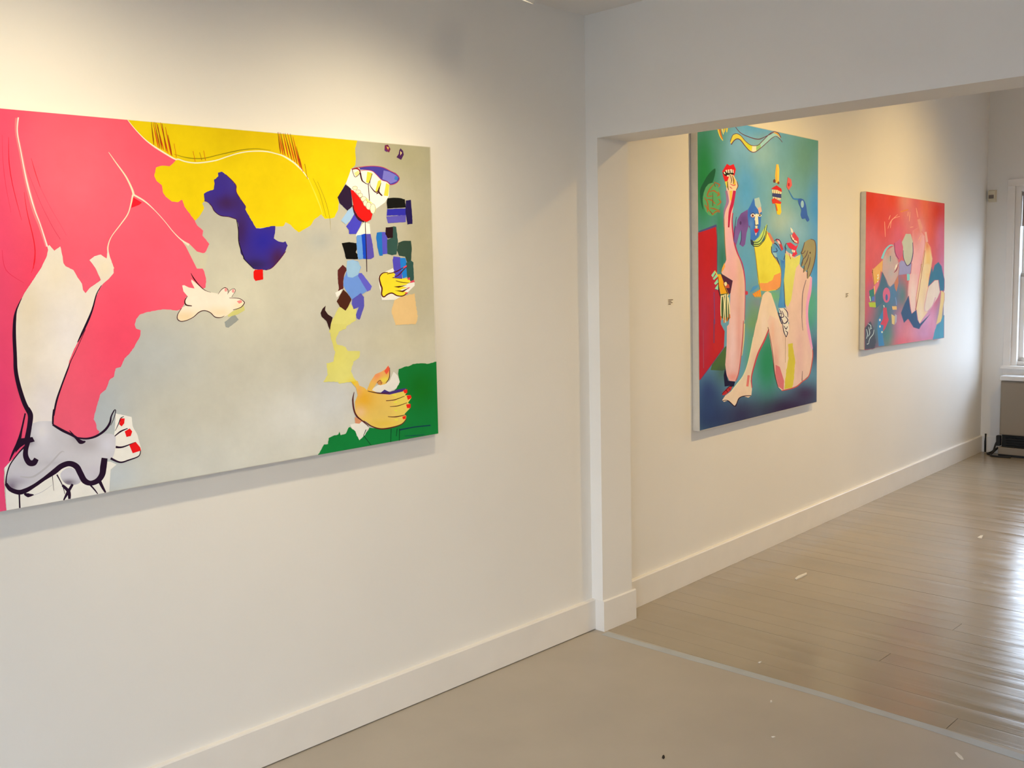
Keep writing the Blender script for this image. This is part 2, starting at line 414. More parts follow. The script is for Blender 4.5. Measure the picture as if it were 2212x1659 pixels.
for (u, v, zz, ut, vt, zt, pw, lb) in ((FU, 1.2, 2.86, 0, 1.25, 0.95, 1.0, 'white track spotlight aimed at the tall blue-green painting'),
                            (FU, 3.2, 2.86, 0, 3.1, 0.95, 0.85, 'white track spotlight aimed at the red and pink painting'),
                            (3.2, 1.2, 2.86, 4.7, 1.2, 1.3, 0.6, 'added unseen fill spotlight turned to the right wall, nearer the opening'),  # this and the next are added unseen lamps for warm bounce fill
                            (3.2, 3.2, 2.86, 4.7, 3.2, 1.3, 0.6, 'added unseen fill spotlight turned to the right wall, nearer the end wall')):
    hp = FM @ Vector((u, v, zz)); ap = FM @ Vector((ut, vt, zt))
    track_spot('track_spotlight', hp, ap, SPOT_FAR * pw, lb, 'track spotlights', rail_z=RZF, cone=2.0, col=WARM_FAR, radius=0.05)

# ------------------------------------------------------------------ heater under the window
HV = VC - 0.17                                   # its front plane
hu, hz_lip = hit_far(2162, 815, HV)
_, hz_pt = hit_far(2163, 823, HV); _, hz_pb = hit_far(2163, 939, HV); _, hz_gb = hit_far(2163, 966, HV); _, hz_bb = hit_far(2163, 981, HV)
HL = 1.05
he = empty('convector_heater', FM @ T(hu + HL / 2, VC - 0.1, 0))
tag(he, 'beige convector heater with black grille standing under the window', 'heater')
ou, ov = hu + HL / 2, VC - 0.1
def HB(a, b, bevel=0.003):
    return MB().box((a[0] - ou, a[1] - ov, a[2]), (b[0] - ou, b[1] - ov, b[2]), bevel)
HB((hu, HV + 0.004, hz_pb), (hu + HL, VC - 0.022, hz_pt)).build('cabinet', HEATER, he)
HB((hu + 0.006, HV - 0.002, hz_pb + 0.006), (hu + HL - 0.006, HV + 0.006, hz_pt - 0.012)).build('front_panel', HEATER, he)
HB((hu - 0.004, HV - 0.012, hz_pt + 0.004), (hu + HL + 0.004, VC - 0.022, hz_lip + 0.012), 0.006).build('lid', HEATLID, he)
HB((hu + 0.012, HV + 0.03, hz_gb), (hu + HL - 0.012, VC - 0.024, hz_pb)).build('grille_box', GRILLE, he)
ns = 5
for i in range(ns):
    z = hz_gb + (i + 0.5) * (hz_pb - hz_gb) / ns
    HB((hu + 0.045, HV + 0.008, z - 0.004), (hu + HL - 0.045, HV + 0.032, z + 0.004), 0.001).build('grille_slat', GRILLE, he)
HB((hu - 0.004, HV - 0.006, hz_bb), (hu + HL + 0.004, VC - 0.03, hz_gb), 0.004).build('base_strip', HEATER, he)
for fx in (0.05, HL - 0.17):
    HB((hu + fx, HV + 0.005, 0.0), (hu + fx + 0.12, VC - 0.05, hz_bb), 0.003).build('foot', BLACK, he)
HB((hu - 0.008, HV + 0.012, hz_bb - 0.028), (hu + HL + 0.008, VC - 0.05, hz_bb), 0.004).build('plinth', BLACK, he)

# black cord in the corner
def catmull(pts, n=8, closed=False):
    P = [Vector(p) for p in pts]; out = []; N = len(P)
    rng = range(N) if closed else range(N - 1)
    for i in rng:
        p0 = P[(i - 1) % N] if closed or i > 0 else P[i]
        p1 = P[i]; p2 = P[(i + 1) % N]
        p3 = P[(i + 2) % N] if closed or i + 2 < N else p2
        for k in range(n):
            t = k / n
            out.append(0.5 * ((2 * p1) + (p2 - p0) * t + (2 * p0 - 5 * p1 + 4 * p2 - p3) * t * t + (3 * p1 - p0 - 3 * p2 + p3) * t ** 3))
    if not closed: out.append(P[-1])
    return out
cp = [(hu - 0.004, VC - 0.10, 0.13), (hu - 0.035, VC - 0.11, 0.10), (hu - 0.05, VC - 0.14, 0.03), (hu - 0.07, VC - 0.15, 0.008), (hu - 0.10, VC - 0.12, 0.008),
      (hu - 0.085, VC - 0.06, 0.012), (hu - 0.04, VC - 0.07, 0.05), (hu - 0.03, VC - 0.12, 0.05), (hu - 0.055, VC - 0.18, 0.009), (hu - 0.02, VC - 0.215, 0.0075), (hu + 0.10, VC - 0.205, 0.0075)]
e = empty('power_cord', FM @ T(hu - 0.05, VC - 0.1, 0))
tag(e, 'black power cord coiled in the corner beside the heater', 'cord')
MB().tube([(a - hu + 0.05, b - VC + 0.1, c) for a, b, c in catmull(cp, 7)], 0.007, 8).build('cable', BLACK, e, smooth=True)
MB().box((0.012, -0.02, 0.075), (0.045, 0.02, 0.16), 0.006).build('plug', BLACK, e)
MB().tube([(-0.088, 0.055, 0.005), (-0.090, 0.058, 0.09), (-0.088, 0.058, 0.155)], 0.008, 8).build('lead', BLACK, e, smooth=True)

# ------------------------------------------------------------------ motion sensor high in the far corner
su0, sz1 = hit_far(2136.5, 411, VC); su1, sz0 = hit_far(2153, 433, VC)
sw, sh = su1 - su0, sz1 - sz0
se = empty('motion_sensor', FM @ T((su0 + su1) / 2, VC, sz0))
tag(se, 'small cream motion sensor high on the end wall near the corner', 'sensor')
m = MB()
m.prism([(-sw / 2, 0, -0.012), (sw / 2, 0, -0.012), (sw / 2, 0, sh), (-sw / 2, 0, sh)],
        [(-sw / 2 + 0.004, -0.045, 0.01), (sw / 2 - 0.004, -0.045, 0.01), (sw / 2 - 0.004, -0.04, sh - 0.01), (-sw / 2 + 0.004, -0.04, sh - 0.01)])
m.build('housing', SENSORM, se)
MB().box((-sw / 2 + 0.012, -0.049, 0.016), (sw / 2 - 0.010, -0.042, sh * 0.52), 0.003).build('sensor_lens', LENSM, se)
MB().box((-sw / 2 + 0.010, -0.050, 0.006), (sw / 2 - 0.010, -0.040, 0.013), 0.001).build('lower_lip', SENSORM, se)

# ------------------------------------------------------------------ title cards beside the paintings
for (px, py, w_, h_, lb) in ((1448.5, 652.5, 0.052, 0.030, 'small printed title card left of the tall blue-green painting'),
                             (1829.5, 638, 0.050, 0.030, 'small printed title card left of the red and pink painting')):
    v, z = hit_farwall(px, py)
    e = empty('title_card', FM @ T(0, v, z - h_ / 2)); tag(e, lb, 'label', 'title cards')
    MB().box((0.0, -w_ / 2, 0), (0.0012, w_ / 2, h_)).build('card', PAPER, e)
    t = MB(); rows = (0.95, 0.62, 0.85, 0.5)
    for i, r in enumerate(rows):
        zz = h_ * (0.84 - i * 0.22)
        t.box((0.0012, -w_ * 0.40, zz - 0.0017), (0.0015, -w_ * 0.40 + w_ * 0.8 * r, zz + 0.0017))
    t.build('print', INK, e)

# ------------------------------------------------------------------ flecks on the floor
def fleck(name, pts, m, label, cat, thick=0.0012, z=0.0002):
    P = [hit_floor(*p) for p in pts]
    c = sum(P, Vector()) / len(P); c.z = 0
    a = [Vector((p.x - c.x, p.y - c.y, z)) for p in P]; b = [v + Vector((0, 0, thick * random.uniform(0.7, 1.3))) for v in a]
    o = MB().prism(a, b).build(name, m, mw=Matrix.Translation(c))
    return tag(o, label, cat)
fleck('paint_scrap', [(1717, 1251), (1724, 1245), (1736, 1241), (1742, 1238), (1743, 1242), (1731, 1248), (1720, 1253)], CHIP, 'thin white scrap lying on the far-room floor below the tall painting', 'scrap', 0.004)
fleck('paint_scrap', [(2111, 1162), (2118, 1158), (2124, 1158), (2120, 1164)], CHIP, 'small white scrap on the far-room floor near the glare', 'scrap', 0.004)
fleck('paint_scrap', [(1637, 1432), (1641, 1430), (1645, 1430), (1641, 1433)], CHIP, 'tiny white fleck just beyond the grey tape', 'scrap', 0.002)
fleck('paint_scrap', [(1664, 1514), (1667, 1513), (1668, 1517), (1664, 1518)], CHIP, 'tiny white fleck on the near floor closest to the tape', 'scrap', 0.002)
fleck('paint_scrap', [(1666, 1592), (1671, 1591), (1675, 1592), (1670, 1594)], CHIP, 'tiny white fleck near the bottom edge of the picture', 'scrap', 0.002)
fleck('paint_scrap', [(2062, 1626), (2067, 1625), (2078, 1634), (2082, 1641), (2078, 1642), (2070, 1636)], CHIP, 'white scuff of paint on the floor at the lower right', 'scrap', 0.0006)
fleck('grit', [(1431, 1634), (1434, 1633), (1436, 1637), (1433, 1640), (1430, 1638)], CRUMB, 'dark crumb of grit on the near floor', 'grit', 0.004)

# ------------------------------------------------------------------ painted canvases
def paint_material():
    m = bpy.data.materials.new('artist_paint'); m.use_nodes = True; nt = m.node_tree; b = nt.nodes['Principled BSDF']
    at = nt.nodes.new('ShaderNodeAttribute'); at.attribute_name = 'Col'
    tc = nt.nodes.new('ShaderNodeTexCoord'); n = nt.nodes.new('ShaderNodeTexNoise'); n.inputs['Scale'].default_value = 9.0
    n.inputs['Detail'].default_value = 6; n.inputs['Roughness'].default_value = 0.65
    nt.links.new(tc.outputs['Object'], n.inputs['Vector'])
    r = nt.nodes.new('ShaderNodeMapRange'); r.inputs[1].default_value = 0.3; r.inputs[2].default_value = 0.7; r.inputs[3].default_value = 0.94; r.inputs[4].default_value = 1.05
    nt.links.new(n.outputs[0], r.inputs[0])
    s = nt.nodes.new('ShaderNodeVectorMath'); s.operation = 'SCALE'
    nt.links.new(at.outputs['Color'], s.inputs[0]); nt.links.new(r.outputs[0], s.inputs['Scale'])
    nt.links.new(s.outputs[0], b.inputs['Base Color'])
    b.inputs['Roughness'].default_value = 0.8; b.inputs['Specular IOR Level'].default_value = 0.1
    return m
PAINT = paint_material()

def crop(x0, y0, s):
    return lambda *pts: [(x0 + x / s, y0 + y / s) for x, y in pts]

class Painter:
    """paints flat colour shapes, traced as picture points, on a stretched canvas standing off a wall"""
    def __init__(self, name, P0, n, corners, depth, illum, label, eps=6e-6, fall=None):
        self.fall = fall or (lambda x, y: 1.0)
        self.P0, self.n, self.depth, self.illum, self.eps = P0 + n * depth, n, depth, illum, eps
        self.layer = 0
        self.quad = corners
        W3 = [self.world(*c) for c in corners]
        base = (W3[2] + W3[3]) / 2 - n * depth
        self.root = empty(name, Matrix.Translation(base)); self.base = base
        tag(self.root, label, 'painting')
        inner = [p - n * (depth - 0.001) - base for p in W3]; outer = [p - base for p in W3]
        m = MB().prism(inner, outer)
        bmesh.ops.bevel(m.bm, geom=[e for e in m.bm.edges], offset=0.0022, segments=2, affect='EDGES')
        m.build('canvas', CANVAS, self.root)
        cx = sum(c[0] for c in corners) / 4; cy = sum(c[1] for c in corners) / 4
        self.inset = [(c[0] + (cx - c[0]) * 0.0028, c[1] + (cy - c[1]) * 0.0028) for c in corners]
        self.picture = None; self.cur = None
        self.motif('picture')
    def world(self, x, y): return hit(x, y, self.P0, self.n)
    def col(self, c):
        # photo colour -> paint reflectance: divide out the lamplight, which falls off down the canvas
        l = lin(c); return tuple(l[i] / self.illum[i] for i in range(3))
    def motif(self, name):
        self.flush(); self.name = name; self.v, self.f, self.c = [], [], []
        self.cur = True
    def flush(self):
        if not self.cur or not self.v: return
        me = bpy.data.meshes.new(self.name); me.from_pydata(self.v, [], self.f); me.materials.append(PAINT)
        a = me.color_attributes.new('Col', 'FLOAT_COLOR', 'POINT')
        flat = []
        for c in self.c: flat += [c[0], c[1], c[2], 1.0]
        a.data.foreach_set('color', flat)
        o = bpy.data.objects.new(self.name, me); COL.objects.link(o)
        if self.picture is None: self.picture = o; o.parent = self.root
        else: o.parent = self.picture
        self.cur = None
    def emit(self, pts, faces, cols):
        self.layer += 1; off = self.n * (0.0003 + self.layer * self.eps); k = len(self.v)
        for p in pts: self.v.append(tuple(self.world(*p) + off - self.base))
        up = self.n
        for f in faces:
            a, b, c = (Vector(self.v[k + f[0]]), Vector(self.v[k + f[1]]), Vector(self.v[k + f[2]]))
            f = tuple(k + i for i in f)
            self.f.append(f if (b - a).cross(c - a).dot(up) > 0 else tuple(reversed(f)))
        for q, cc in zip(pts, cols):
            kf = self.fall(*q); self.c.append(tuple(min(0.90, x / kf) for x in cc))
    def clip(self, pts):
        q = self.inset; out = list(pts)
        area = sum(q[i][0] * q[(i + 1) % 4][1] - q[(i + 1) % 4][0] * q[i][1] for i in range(4))
        sg = 1 if area > 0 else -1
        for i in range(4):
            a, b = q[i], q[(i + 1) % 4]; src, out = out, []
            side = lambda p: sg * ((b[0] - a[0]) * (p[1] - a[1]) - (b[1] - a[1]) * (p[0] - a[0]))
            for j in range(len(src)):
                p, r = src[j], src[(j + 1) % len(src)]; sp, sr = side(p), side(r)
                if sp >= 0: out.append(p)
                if (sp >= 0) != (sr >= 0):
                    t = sp / (sp - sr); out.append((p[0] + (r[0] - p[0]) * t, p[1] + (r[1] - p[1]) * t))
            if not out: return []
        return out
    def shade(self, p, base, blobs):
        c = list(base)
        for (x, y, rx, ry, bc, a) in blobs:
            w = a * math.exp(-(((p[0] - x) / rx) ** 2 + ((p[1] - y) / ry) ** 2))
            for i in range(3): c[i] += (bc[i] - c[i]) * w
        return tuple(c)
    def fill(self, pts, c, smooth=0, jag=0.0, blobs=None, step=7.0, soft=0.0):
        if smooth: pts = [(p.x, p.y) for p in catmull([(x, y, 0) for x, y in pts], smooth, True)]
        if jag:
            q = []
            for i in range(len(pts)):
                a, b = pts[i], pts[(i + 1) % len(pts)]; d = math.dist(a, b); n = max(1, int(d / 3.5))
                for k in range(n): q.append((a[0] + (b[0] - a[0]) * k / n + random.uniform(-jag, jag), a[1] + (b[1] - a[1]) * k / n + random.uniform(-jag, jag)))
            pts = q
        pts = self.clip(pts)
        if len(pts) < 3: return
        if soft: self.feather(pts, c, soft, blobs)
        V = [Vector(p) for p in pts]; N = len(V)
        E = [(i, (i + 1) % N) for i in range(N)]
        base = self.col(c)
        if blobs:
            blobs = [(x, y, rx, ry, self.col(bc), a) for (x, y, rx, ry, bc, a) in blobs]
            xs = [p[0] for p in pts]; ys = [p[1] for p in pts]
            y = min(ys) + step / 2
            while y < max(ys):
                x = min(xs) + step / 2
                while x < max(xs):
                    ins = False; j = N - 1
                    for i in range(N):
                        if (pts[i][1] > y) != (pts[j][1] > y) and x < (pts[j][0] - pts[i][0]) * (y - pts[i][1]) / (pts[j][1] - pts[i][1]) + pts[i][0]: ins = not ins
                        j = i
                    if ins: V.append(Vector((x, y)))
                    x += step
                y += step
        r = delaunay_2d_cdt(V, E, [], 1, 1e-4)
        P = [(v.x, v.y) for v in r[0]]
        if not r[2]: return
        self.emit(P, [tuple(f) for f in r[2]], [self.shade(p, base, blobs) if blobs else base for p in P])
    def feather(self, pts, c, soft, blobs):
        # a band of wet-blended paint round the shape: the shape's colour running out into the ground colour
        N = len(pts); area = sum(pts[i][0] * pts[(i + 1) % N][1] - pts[(i + 1) % N][0] * pts[i][1] for i in range(N))
        sg = 1 if area > 0 else -1; out = []
        for i in range(N):
            a, b = pts[i - 1], pts[(i + 1) % N]; dx, dy = b[0] - a[0], b[1] - a[1]; d = math.hypot(dx, dy) or 1
            out.append((pts[i][0] + sg * dy / d * soft, pts[i][1] - sg * dx / d * soft))
        base = self.col(c); bl = [(x, y, rx, ry, self.col(bc), k) for (x, y, rx, ry, bc, k) in (blobs or [])]
        q = self.inset; x0, x1 = min(k[0] for k in q), max(k[0] for k in q)
        out = [(min(max(x, x0), x1), y) for x, y in out]
        cols = [self.shade(k, base, bl) for k in pts] + [self.shade(k, *self.gr) for k in out]
        F = []
        for i in range(N):
            j = (i + 1) % N; F += [(i, j, N + j), (i, N + j, N + i)]
        self.emit(list(pts) + out, F, cols)
    def stroke(self, pts, w, c, n=6, c2=None):
        P = catmull([(x, y, 0) for x, y in pts], n) if len(pts) > 2 else [Vector((pts[0][0] + (pts[1][0] - pts[0][0]) * k / 4, pts[0][1] + (pts[1][1] - pts[0][1]) * k / 4, 0)) for k in range(5)]
        w = list(w) if isinstance(w, (list, tuple)) else [w, w]
        vs, cs, M = [], [], len(P)
        a, b = self.col(c), self.col(c2 or c)
        for i, p in enumerate(P):
            t = i / (M - 1); f = t * (len(w) - 1); k = min(int(f), len(w) - 2); ww = w[k] + (w[k + 1] - w[k]) * (f - k)
            d = P[min(i + 1, M - 1)] - P[max(i - 1, 0)]; d = d.normalized() if d.length > 1e-6 else Vector((1, 0, 0))
            s = Vector((-d.y, d.x, 0)) * max(ww, 0.25) / 2
            vs += [(p.x + s.x, p.y + s.y), (p.x - s.x, p.y - s.y)]
            cc = tuple(a[j] + (b[j] - a[j]) * t for j in range(3)); cs += [cc, cc]
        fs = []
        for i in range(M - 1): fs += [(2 * i, 2 * i + 1, 2 * i + 3), (2 * i, 2 * i + 3, 2 * i + 2)]
        self.emit(vs, fs, cs)
    def ell(self, x, y, rx, ry, c, n=16):
        self.fill([(x + rx * math.cos(2 * math.pi * k / n), y + ry * math.sin(2 * math.pi * k / n)) for k in range(n)], c)
    def ground(self, base, blobs, nx=60, ny=60):
        q = self.quad
        def at(u, v):
            t = (q[0][0] + (q[1][0] - q[0][0]) * u, q[0][1] + (q[1][1] - q[0][1]) * u); b = (q[3][0] + (q[2][0] - q[3][0]) * u, q[3][1] + (q[2][1] - q[3][1]) * u)
            return (t[0] + (b[0] - t[0]) * v, t[1] + (b[1] - t[1]) * v)
        e0 = 0.0025
        P = [at(e0 + (1 - 2 * e0) * i / nx, e0 + (1 - 2 * e0) * j / ny) for j in range(ny + 1) for i in range(nx + 1)]
        bs = [(x, y, rx, ry, self.col(bc), a) for (x, y, rx, ry, bc, a) in blobs]; bc = self.col(base); self.gr = (bc, bs)
        F = []
        for j in range(ny):
            for i in range(nx):
                k = j * (nx + 1) + i; F += [(k, k + 1, k + nx + 2), (k, k + nx + 2, k + nx + 1)]
        self.emit(P, F, [self.shade(p, bc, bs) for p in P])

# ================================================================== painting 1: pink legs, yellow and grey
A = crop(0, 220, 4.6083); B = crop(0, 540, 4.6083); C = crop(0, 780, 4.6083); D = crop(300, 240, 5.2667)
E_ = crop(660, 280, 7.3733); F_ = crop(660, 460, 6.38); G = crop(660, 700, 5.53); Hh = crop(360, 540, 6.9125)
WX = Vector((1, 0, 0))
# the canvas runs on past the left edge of the view
p = Painter('figure_painting', Vector((0, 0, 0)), WX, [(-330, 203.5), (931.5, 317), (948, 937), (-330, 1165)], 0.038, (1.03, 0.93, 0.76),
            'large unframed canvas of pink legs, yellow field and grey ground on the near left wall',
            fall=lambda x, y: 1.19 - 0.45 * (y - (233 + 0.09 * x)) / (873 - 0.27 * x) - 0.08 * (x - 450) / 450)
p.ground((190, 182, 160), [
    (500, 620, 170, 120, (212, 202, 172), .9), (330, 760, 120, 90, (178, 178, 170), .8), (220, 900, 70, 120, (168, 174, 174), .8), (450, 1000, 200, 90, (190, 186, 172), .6),
    (640, 900, 90, 60, (205, 199, 184), .8), (880, 330, 120, 80, (178, 168, 128), .9), (910, 560, 60, 200, (182, 168, 128), .8), (700, 560, 90, 120, (202, 192, 168), .6),
    (720, 860, 60, 60, (190, 188, 182), .7), (850, 740, 90, 50, (196, 184, 150), .7), (690, 520, 30, 25, (178, 176, 162), .8), (250, 1030, 60, 40, (178, 184, 184), .6), (600, 480, 60, 40, (205, 196, 170), .7)], 80, 60)
p.motif('yellow_field')
p.fill([(250, 230), (772, 290)] + E_((832, 150), (790, 300), (802, 480), (790, 570), (725, 625), (715, 650), (700, 720), (650, 830), (560, 1000), (508, 1080), (530, 1170), (520, 1270), (480, 1350), (460, 1400), (400, 1415), (310, 1422), (265, 1370), (250, 1350), (130, 1440), (80, 1530), (30, 1560))
       + D((1820, 1380), (1770, 1345), (1720, 1290), (1670, 1265), (1645, 1310), (1560, 1312), (1450, 1325), (1330, 1332), (1100, 1150), (830, 1060), (740, 1030), (722, 1050), (742, 1100), (720, 1150), (680, 1210), (640, 1245), (560, 1190), (300, 1000), (0, 600)),
       (243, 208, 10), jag=.35, blobs=[(560, 290, 120, 40, (236, 196, 8), .8), (330, 320, 60, 40, (240, 202, 8), .6), (700, 380, 40, 120, (242, 208, 10), .5)])
p.stroke(D((1930, 770), (2000, 930), (2060, 1080), (2090, 1180)), (1, 2.5, 2.5, 1), (247, 218, 60))
p.motif('pink_field')
pink = [(-330, 150)] + A((1200, 120), (1270, 175), (1340, 265), (1440, 370), (1530, 440), (1640, 510), (1752, 578), (1735, 600), (1690, 640), (1600, 635), (1552, 655), (1535, 740), (1560, 790), (1610, 830), (1620, 900), (1650, 945), (1710, 992), (1770, 1000), (1812, 972), (1840, 1050), (1900, 1130), (1940, 1182), (1960, 1230), (2022, 1282), (2015, 1330), (2085, 1415), (2040, 1503), (1990, 1510), (1940, 1480), (1890, 1425)) \
    + B((1885, 10), (1930, 80), (1990, 150), (2035, 215), (2052, 300), (2045, 375), (1920, 420), (1850, 470), (1840, 530), (1800, 590), (1760, 605), (1700, 595), (1640, 590), (1560, 600), (1460, 620), (1390, 642), (1355, 690), (1340, 740), (1352, 780), (1402, 800), (1395, 860), (1360, 920), (1340, 962), (1290, 1030), (1240, 1080), (1200, 1165), (1150, 1180), (1135, 1262), (1090, 1290), (1055, 1392), (1000, 1430), (970, 1530), (940, 1645)) \
    + C((930, 580), (955, 620), (965, 680), (990, 700), (960, 760), (700, 800), (400, 950), (100, 1000), (42, 1070), (40, 1200), (50, 1350), (66, 1500), (66, 1600)) + [(-330, 1200)]
p.fill(pink, (250, 92, 110), jag=.45, blobs=[(0, 500, 55, 400, (240, 74, 108), .85), (0, 950, 60, 250, (226, 58, 106), .9), (160, 380, 120, 130, (255, 108, 120), .8), (330, 440, 70, 60, (251, 96, 112), .6),
       (270, 760, 90, 160, (240, 74, 98), .9), (70, 620, 40, 140, (238, 62, 92), .7), (190, 600, 40, 40, (240, 100, 122), .5), (380, 560, 60, 60, (248, 90, 110), .6), (200, 960, 40, 60, (238, 84, 108), .6)], step=12)
p.fill(A((1800, 1370), (1880, 1410), (1960, 1490), (2040, 1512), (2070, 1530), (2040, 1660), (1960, 1660), (1900, 1540), (1850, 1440)), (208, 198, 165))
p.stroke(A((165, 160), (165, 300), (205, 500), (265, 800), (340, 1080), (400, 1240), (465, 1440)), (6, 7, 8, 9, 8, 6), (254, 128, 128))
for pts, w, c in ((A((20, 330), (30, 600), (60, 850), (110, 1100)), (.6, 1.4, .6), (238, 58, 84)), (A((85, 350), (90, 600), (130, 850), (215, 1180)), (.6, 2, 1.6, .6), (240, 34, 56)),
                  (A((240, 900), (270, 1100), (330, 1350), (348, 1500), (330, 1659)), (.6, 1.6, 2.2, 2), (240, 30, 42)), (A((310, 560), (350, 700), (400, 850)), (.6, 1.8, 1), (236, 50, 66)),
                  (A((400, 850), (500, 1050), (600, 1220), (660, 1330)), (1, .8), (240, 78, 98)), (A((270, 680), (400, 1000), (520, 1240), (600, 1370)), (.6, 1, 1.2), (226, 62, 84)),
                  (B((350, 0), (345, 120), (310, 230)), (2, 1.6, .6), (238, 34, 48)), (B((20, 0), (60, 200), (240, 330)), (.8, 1.4, .6), (232, 48, 78))):
    p.stroke(pts, w, c)
p.motif('pale_contour_lines')
p.stroke(A((182, 155), (172, 300), (208, 500), (268, 800), (340, 1060), (400, 1220), (470, 1440)), (3.2, 2.4, 2, 3.4, 2.6, 2, 3.4), (250, 228, 208))
p.stroke(A((1080, 500), (1150, 600), (1250, 740), (1310, 860), (1330, 925)), (.8, 2, 3.2, 4, 5), (250, 224, 184))
p.stroke(A((1322, 925), (1302, 1020), (1270, 1120), (1200, 1220), (1110, 1340), (1076, 1430), (1075, 1500), (1087, 1580), (1132, 1659)), (4, 2.4, 2.4, 1.6, 3, 3.4, 2.6), (248, 220, 182))
p.stroke(A((1330, 925), (1440, 990), (1540, 1080), (1640, 1190), (1720, 1290), (1800, 1370), (1880, 1425)), (4, 3, 1.4, 1.2, 1.6, 2.4, 5), (250, 222, 190))
p.fill(A((1324, 950), (1412, 1003), (1385, 1026), (1306, 1056)), (238, 30, 46))
p.stroke(A((1270, 180), (1340, 268), (1440, 372), (1530, 442), (1640, 512), (1740, 570)) + D((450, 548), (530, 575), (640, 590), (750, 582), (880, 560), (1000, 520), (1130, 480), (1250, 460), (1380, 455), (1480, 465), (1560, 485), (1640, 510), (1740, 570), (1800, 620), (1860, 680), (1930, 775)),
         (1, 1.6, 3.4, 3, 2.4, 2.8, 2.4, 2.2, 2.4, 2.6, 2.2, 3.4, 3.2, 1), (253, 238, 196), n=5)
p.motif('hair_marks')
p.stroke(D((400, 490), (520, 525), (640, 540), (750, 535), (900, 500), (1050, 465), (1200, 437), (1350, 430), (1500, 446)), (.7, 1.8, 2, 1.6, 1.8, 1.6, .6), (150, 132, 14))
for i, (a, b) in enumerate((((140, 122), (170, 385)), ((160, 122), (222, 420)), ((178, 124), (240, 425)), ((195, 130), (282, 442)), ((212, 150), (262, 435)), ((245, 128), (332, 480)), ((262, 140), (312, 460)), ((300, 182), (366, 500)), ((330, 270), (376, 512)), ((400, 370), (426, 526)),
                            ((1580, 240), (1612, 480)), ((1592, 240), (1640, 498)), ((1610, 245), (1662, 505)), ((1640, 250), (1700, 525)), ((1660, 250), (1742, 562)), ((1690, 252), (1772, 582)), ((1720, 256), (1800, 602)), ((1750, 290), (1832, 642)), ((1790, 402), (1850, 662)), ((1830, 540), (1866, 692)), ((1886, 600), (1916, 772)),
                            ((615, 455), (640, 575)), ((690, 470), (715, 560)), ((735, 450), (757, 562)))):
    big = b[1] - a[1] > 200
    p.stroke(D(a, b), (.9, 1.7 if big else .9, 3.0 if big else .9, 1.2), ((128, 84, 14), (214, 78, 16))[i % 2], c2=((176, 66, 14), (222, 62, 18))[i % 2])
p.stroke(D((1980, 765), (2060, 950), (2130, 1210)), (.5, .8, .6), (150, 128, 14)); p.stroke(D((2030, 800), (2120, 1020), (2170, 1215), (2180, 1350)), (.5, .8, .7, .4), (146, 126, 30))
p.motif('blue_shape')
p.fill(D((900, 700), (940, 688), (985, 720), (1060, 790), (1105, 850), (1110, 920), (1150, 1000), (1217, 1080), (1210, 1120), (1260, 1210), (1320, 1310), (1335, 1332), (1400, 1336), (1500, 1310), (1552, 1305), (1550, 1370), (1533, 1450), (1570, 1475), (1640, 1495), (1668, 1480), (1690, 1530))
       + Hh((1775, 10), (1740, 80), (1680, 150), (1630, 210), (1570, 265), (1480, 300), (1380, 296), (1310, 286), (1240, 225), (1160, 140), (1100, 40)) + D((1150, 1560), (1135, 1450), (1130, 1300), (1110, 1230), (1020, 1200), (930, 1190), (860, 1140), (830, 1085), (800, 1050), (745, 1025), (740, 940), (790, 910), (850, 890), (860, 840), (855, 780), (905, 740)),
       (66, 48, 136), jag=.5, blobs=[(490, 435, 30, 22, (68, 34, 72), .95), (520, 500, 18, 45, (66, 34, 74), .85), (570, 520, 34, 34, (44, 38, 150), .9), (470, 410, 22, 20, (62, 46, 140), .8), (600, 560, 18, 26, (74, 32, 60), .9), (550, 572, 30, 14, (50, 34, 76), .9), (500, 400, 10, 30, (70, 54, 146), .6), (560, 470, 10, 20, (74, 48, 160), .7)], step=5)
p.stroke(D((1108, 1228), (1130, 1350), (1138, 1500), (1190, 1659)) + Hh((1160, 140), (1300, 282)), (1.4, 2, 2.2, 1.4), (34, 22, 30))
p.stroke(D((985, 720), (1060, 790), (1105, 850), (1112, 930), (1215, 1085)), (1.2, 1.6, 1), (110, 24, 66))
p.stroke(D((800, 1050), (830, 1085), (860, 1140), (930, 1190), (1020, 1202), (1108, 1230)), (1.6, 1.4), (70, 22, 34)); p.stroke(Hh((1776, 20), (1680, 150), (1570, 266), (1480, 300)), (1.6, 1.4), (96, 26, 60))
p.fill(Hh((1320, 295), (1435, 290), (1440, 440), (1325, 462), (1300, 430), (1295, 325)), (230, 22, 14), jag=.3)
p.motif('small_foot')
p.fill(Hh((860, 1080), (1010, 955), (1075, 1040), (920, 1162), (880, 1150)), (150, 150, 138), jag=.4)
p.fill(Hh((900, 960), (1150, 830), (1165, 900), (1060, 962), (920, 1000)), (208, 198, 116))
p.fill(Hh((370, 440), (420, 480), (530, 580), (650, 630), (760, 650), (850, 565), (900, 570), (920, 630), (990, 575), (1025, 600), (1000, 670), (960, 705), (1090, 725), (1150, 770), (1155, 810), (1100, 870), (1000, 900), (900, 980), (850, 1000), (760, 1010), (700, 980), (640, 920), (560, 905), (480, 925), (400, 1000), (300, 1050), (210, 1065), (160, 1020), (170, 950), (230, 860), (290, 830), (275, 760), (310, 690), (250, 620), (230, 530), (260, 525), (330, 560), (415, 575), (365, 470)),
       (246, 226, 198), blobs=[(400, 685, 30, 14, (238, 206, 154), .9), (475, 675, 30, 12, (238, 212, 166), .8), (500, 650, 30, 14, (244, 224, 196), .6), (520, 660, 14, 8, (240, 214, 160), .7)], step=5)
DB = (66, 18, 22)
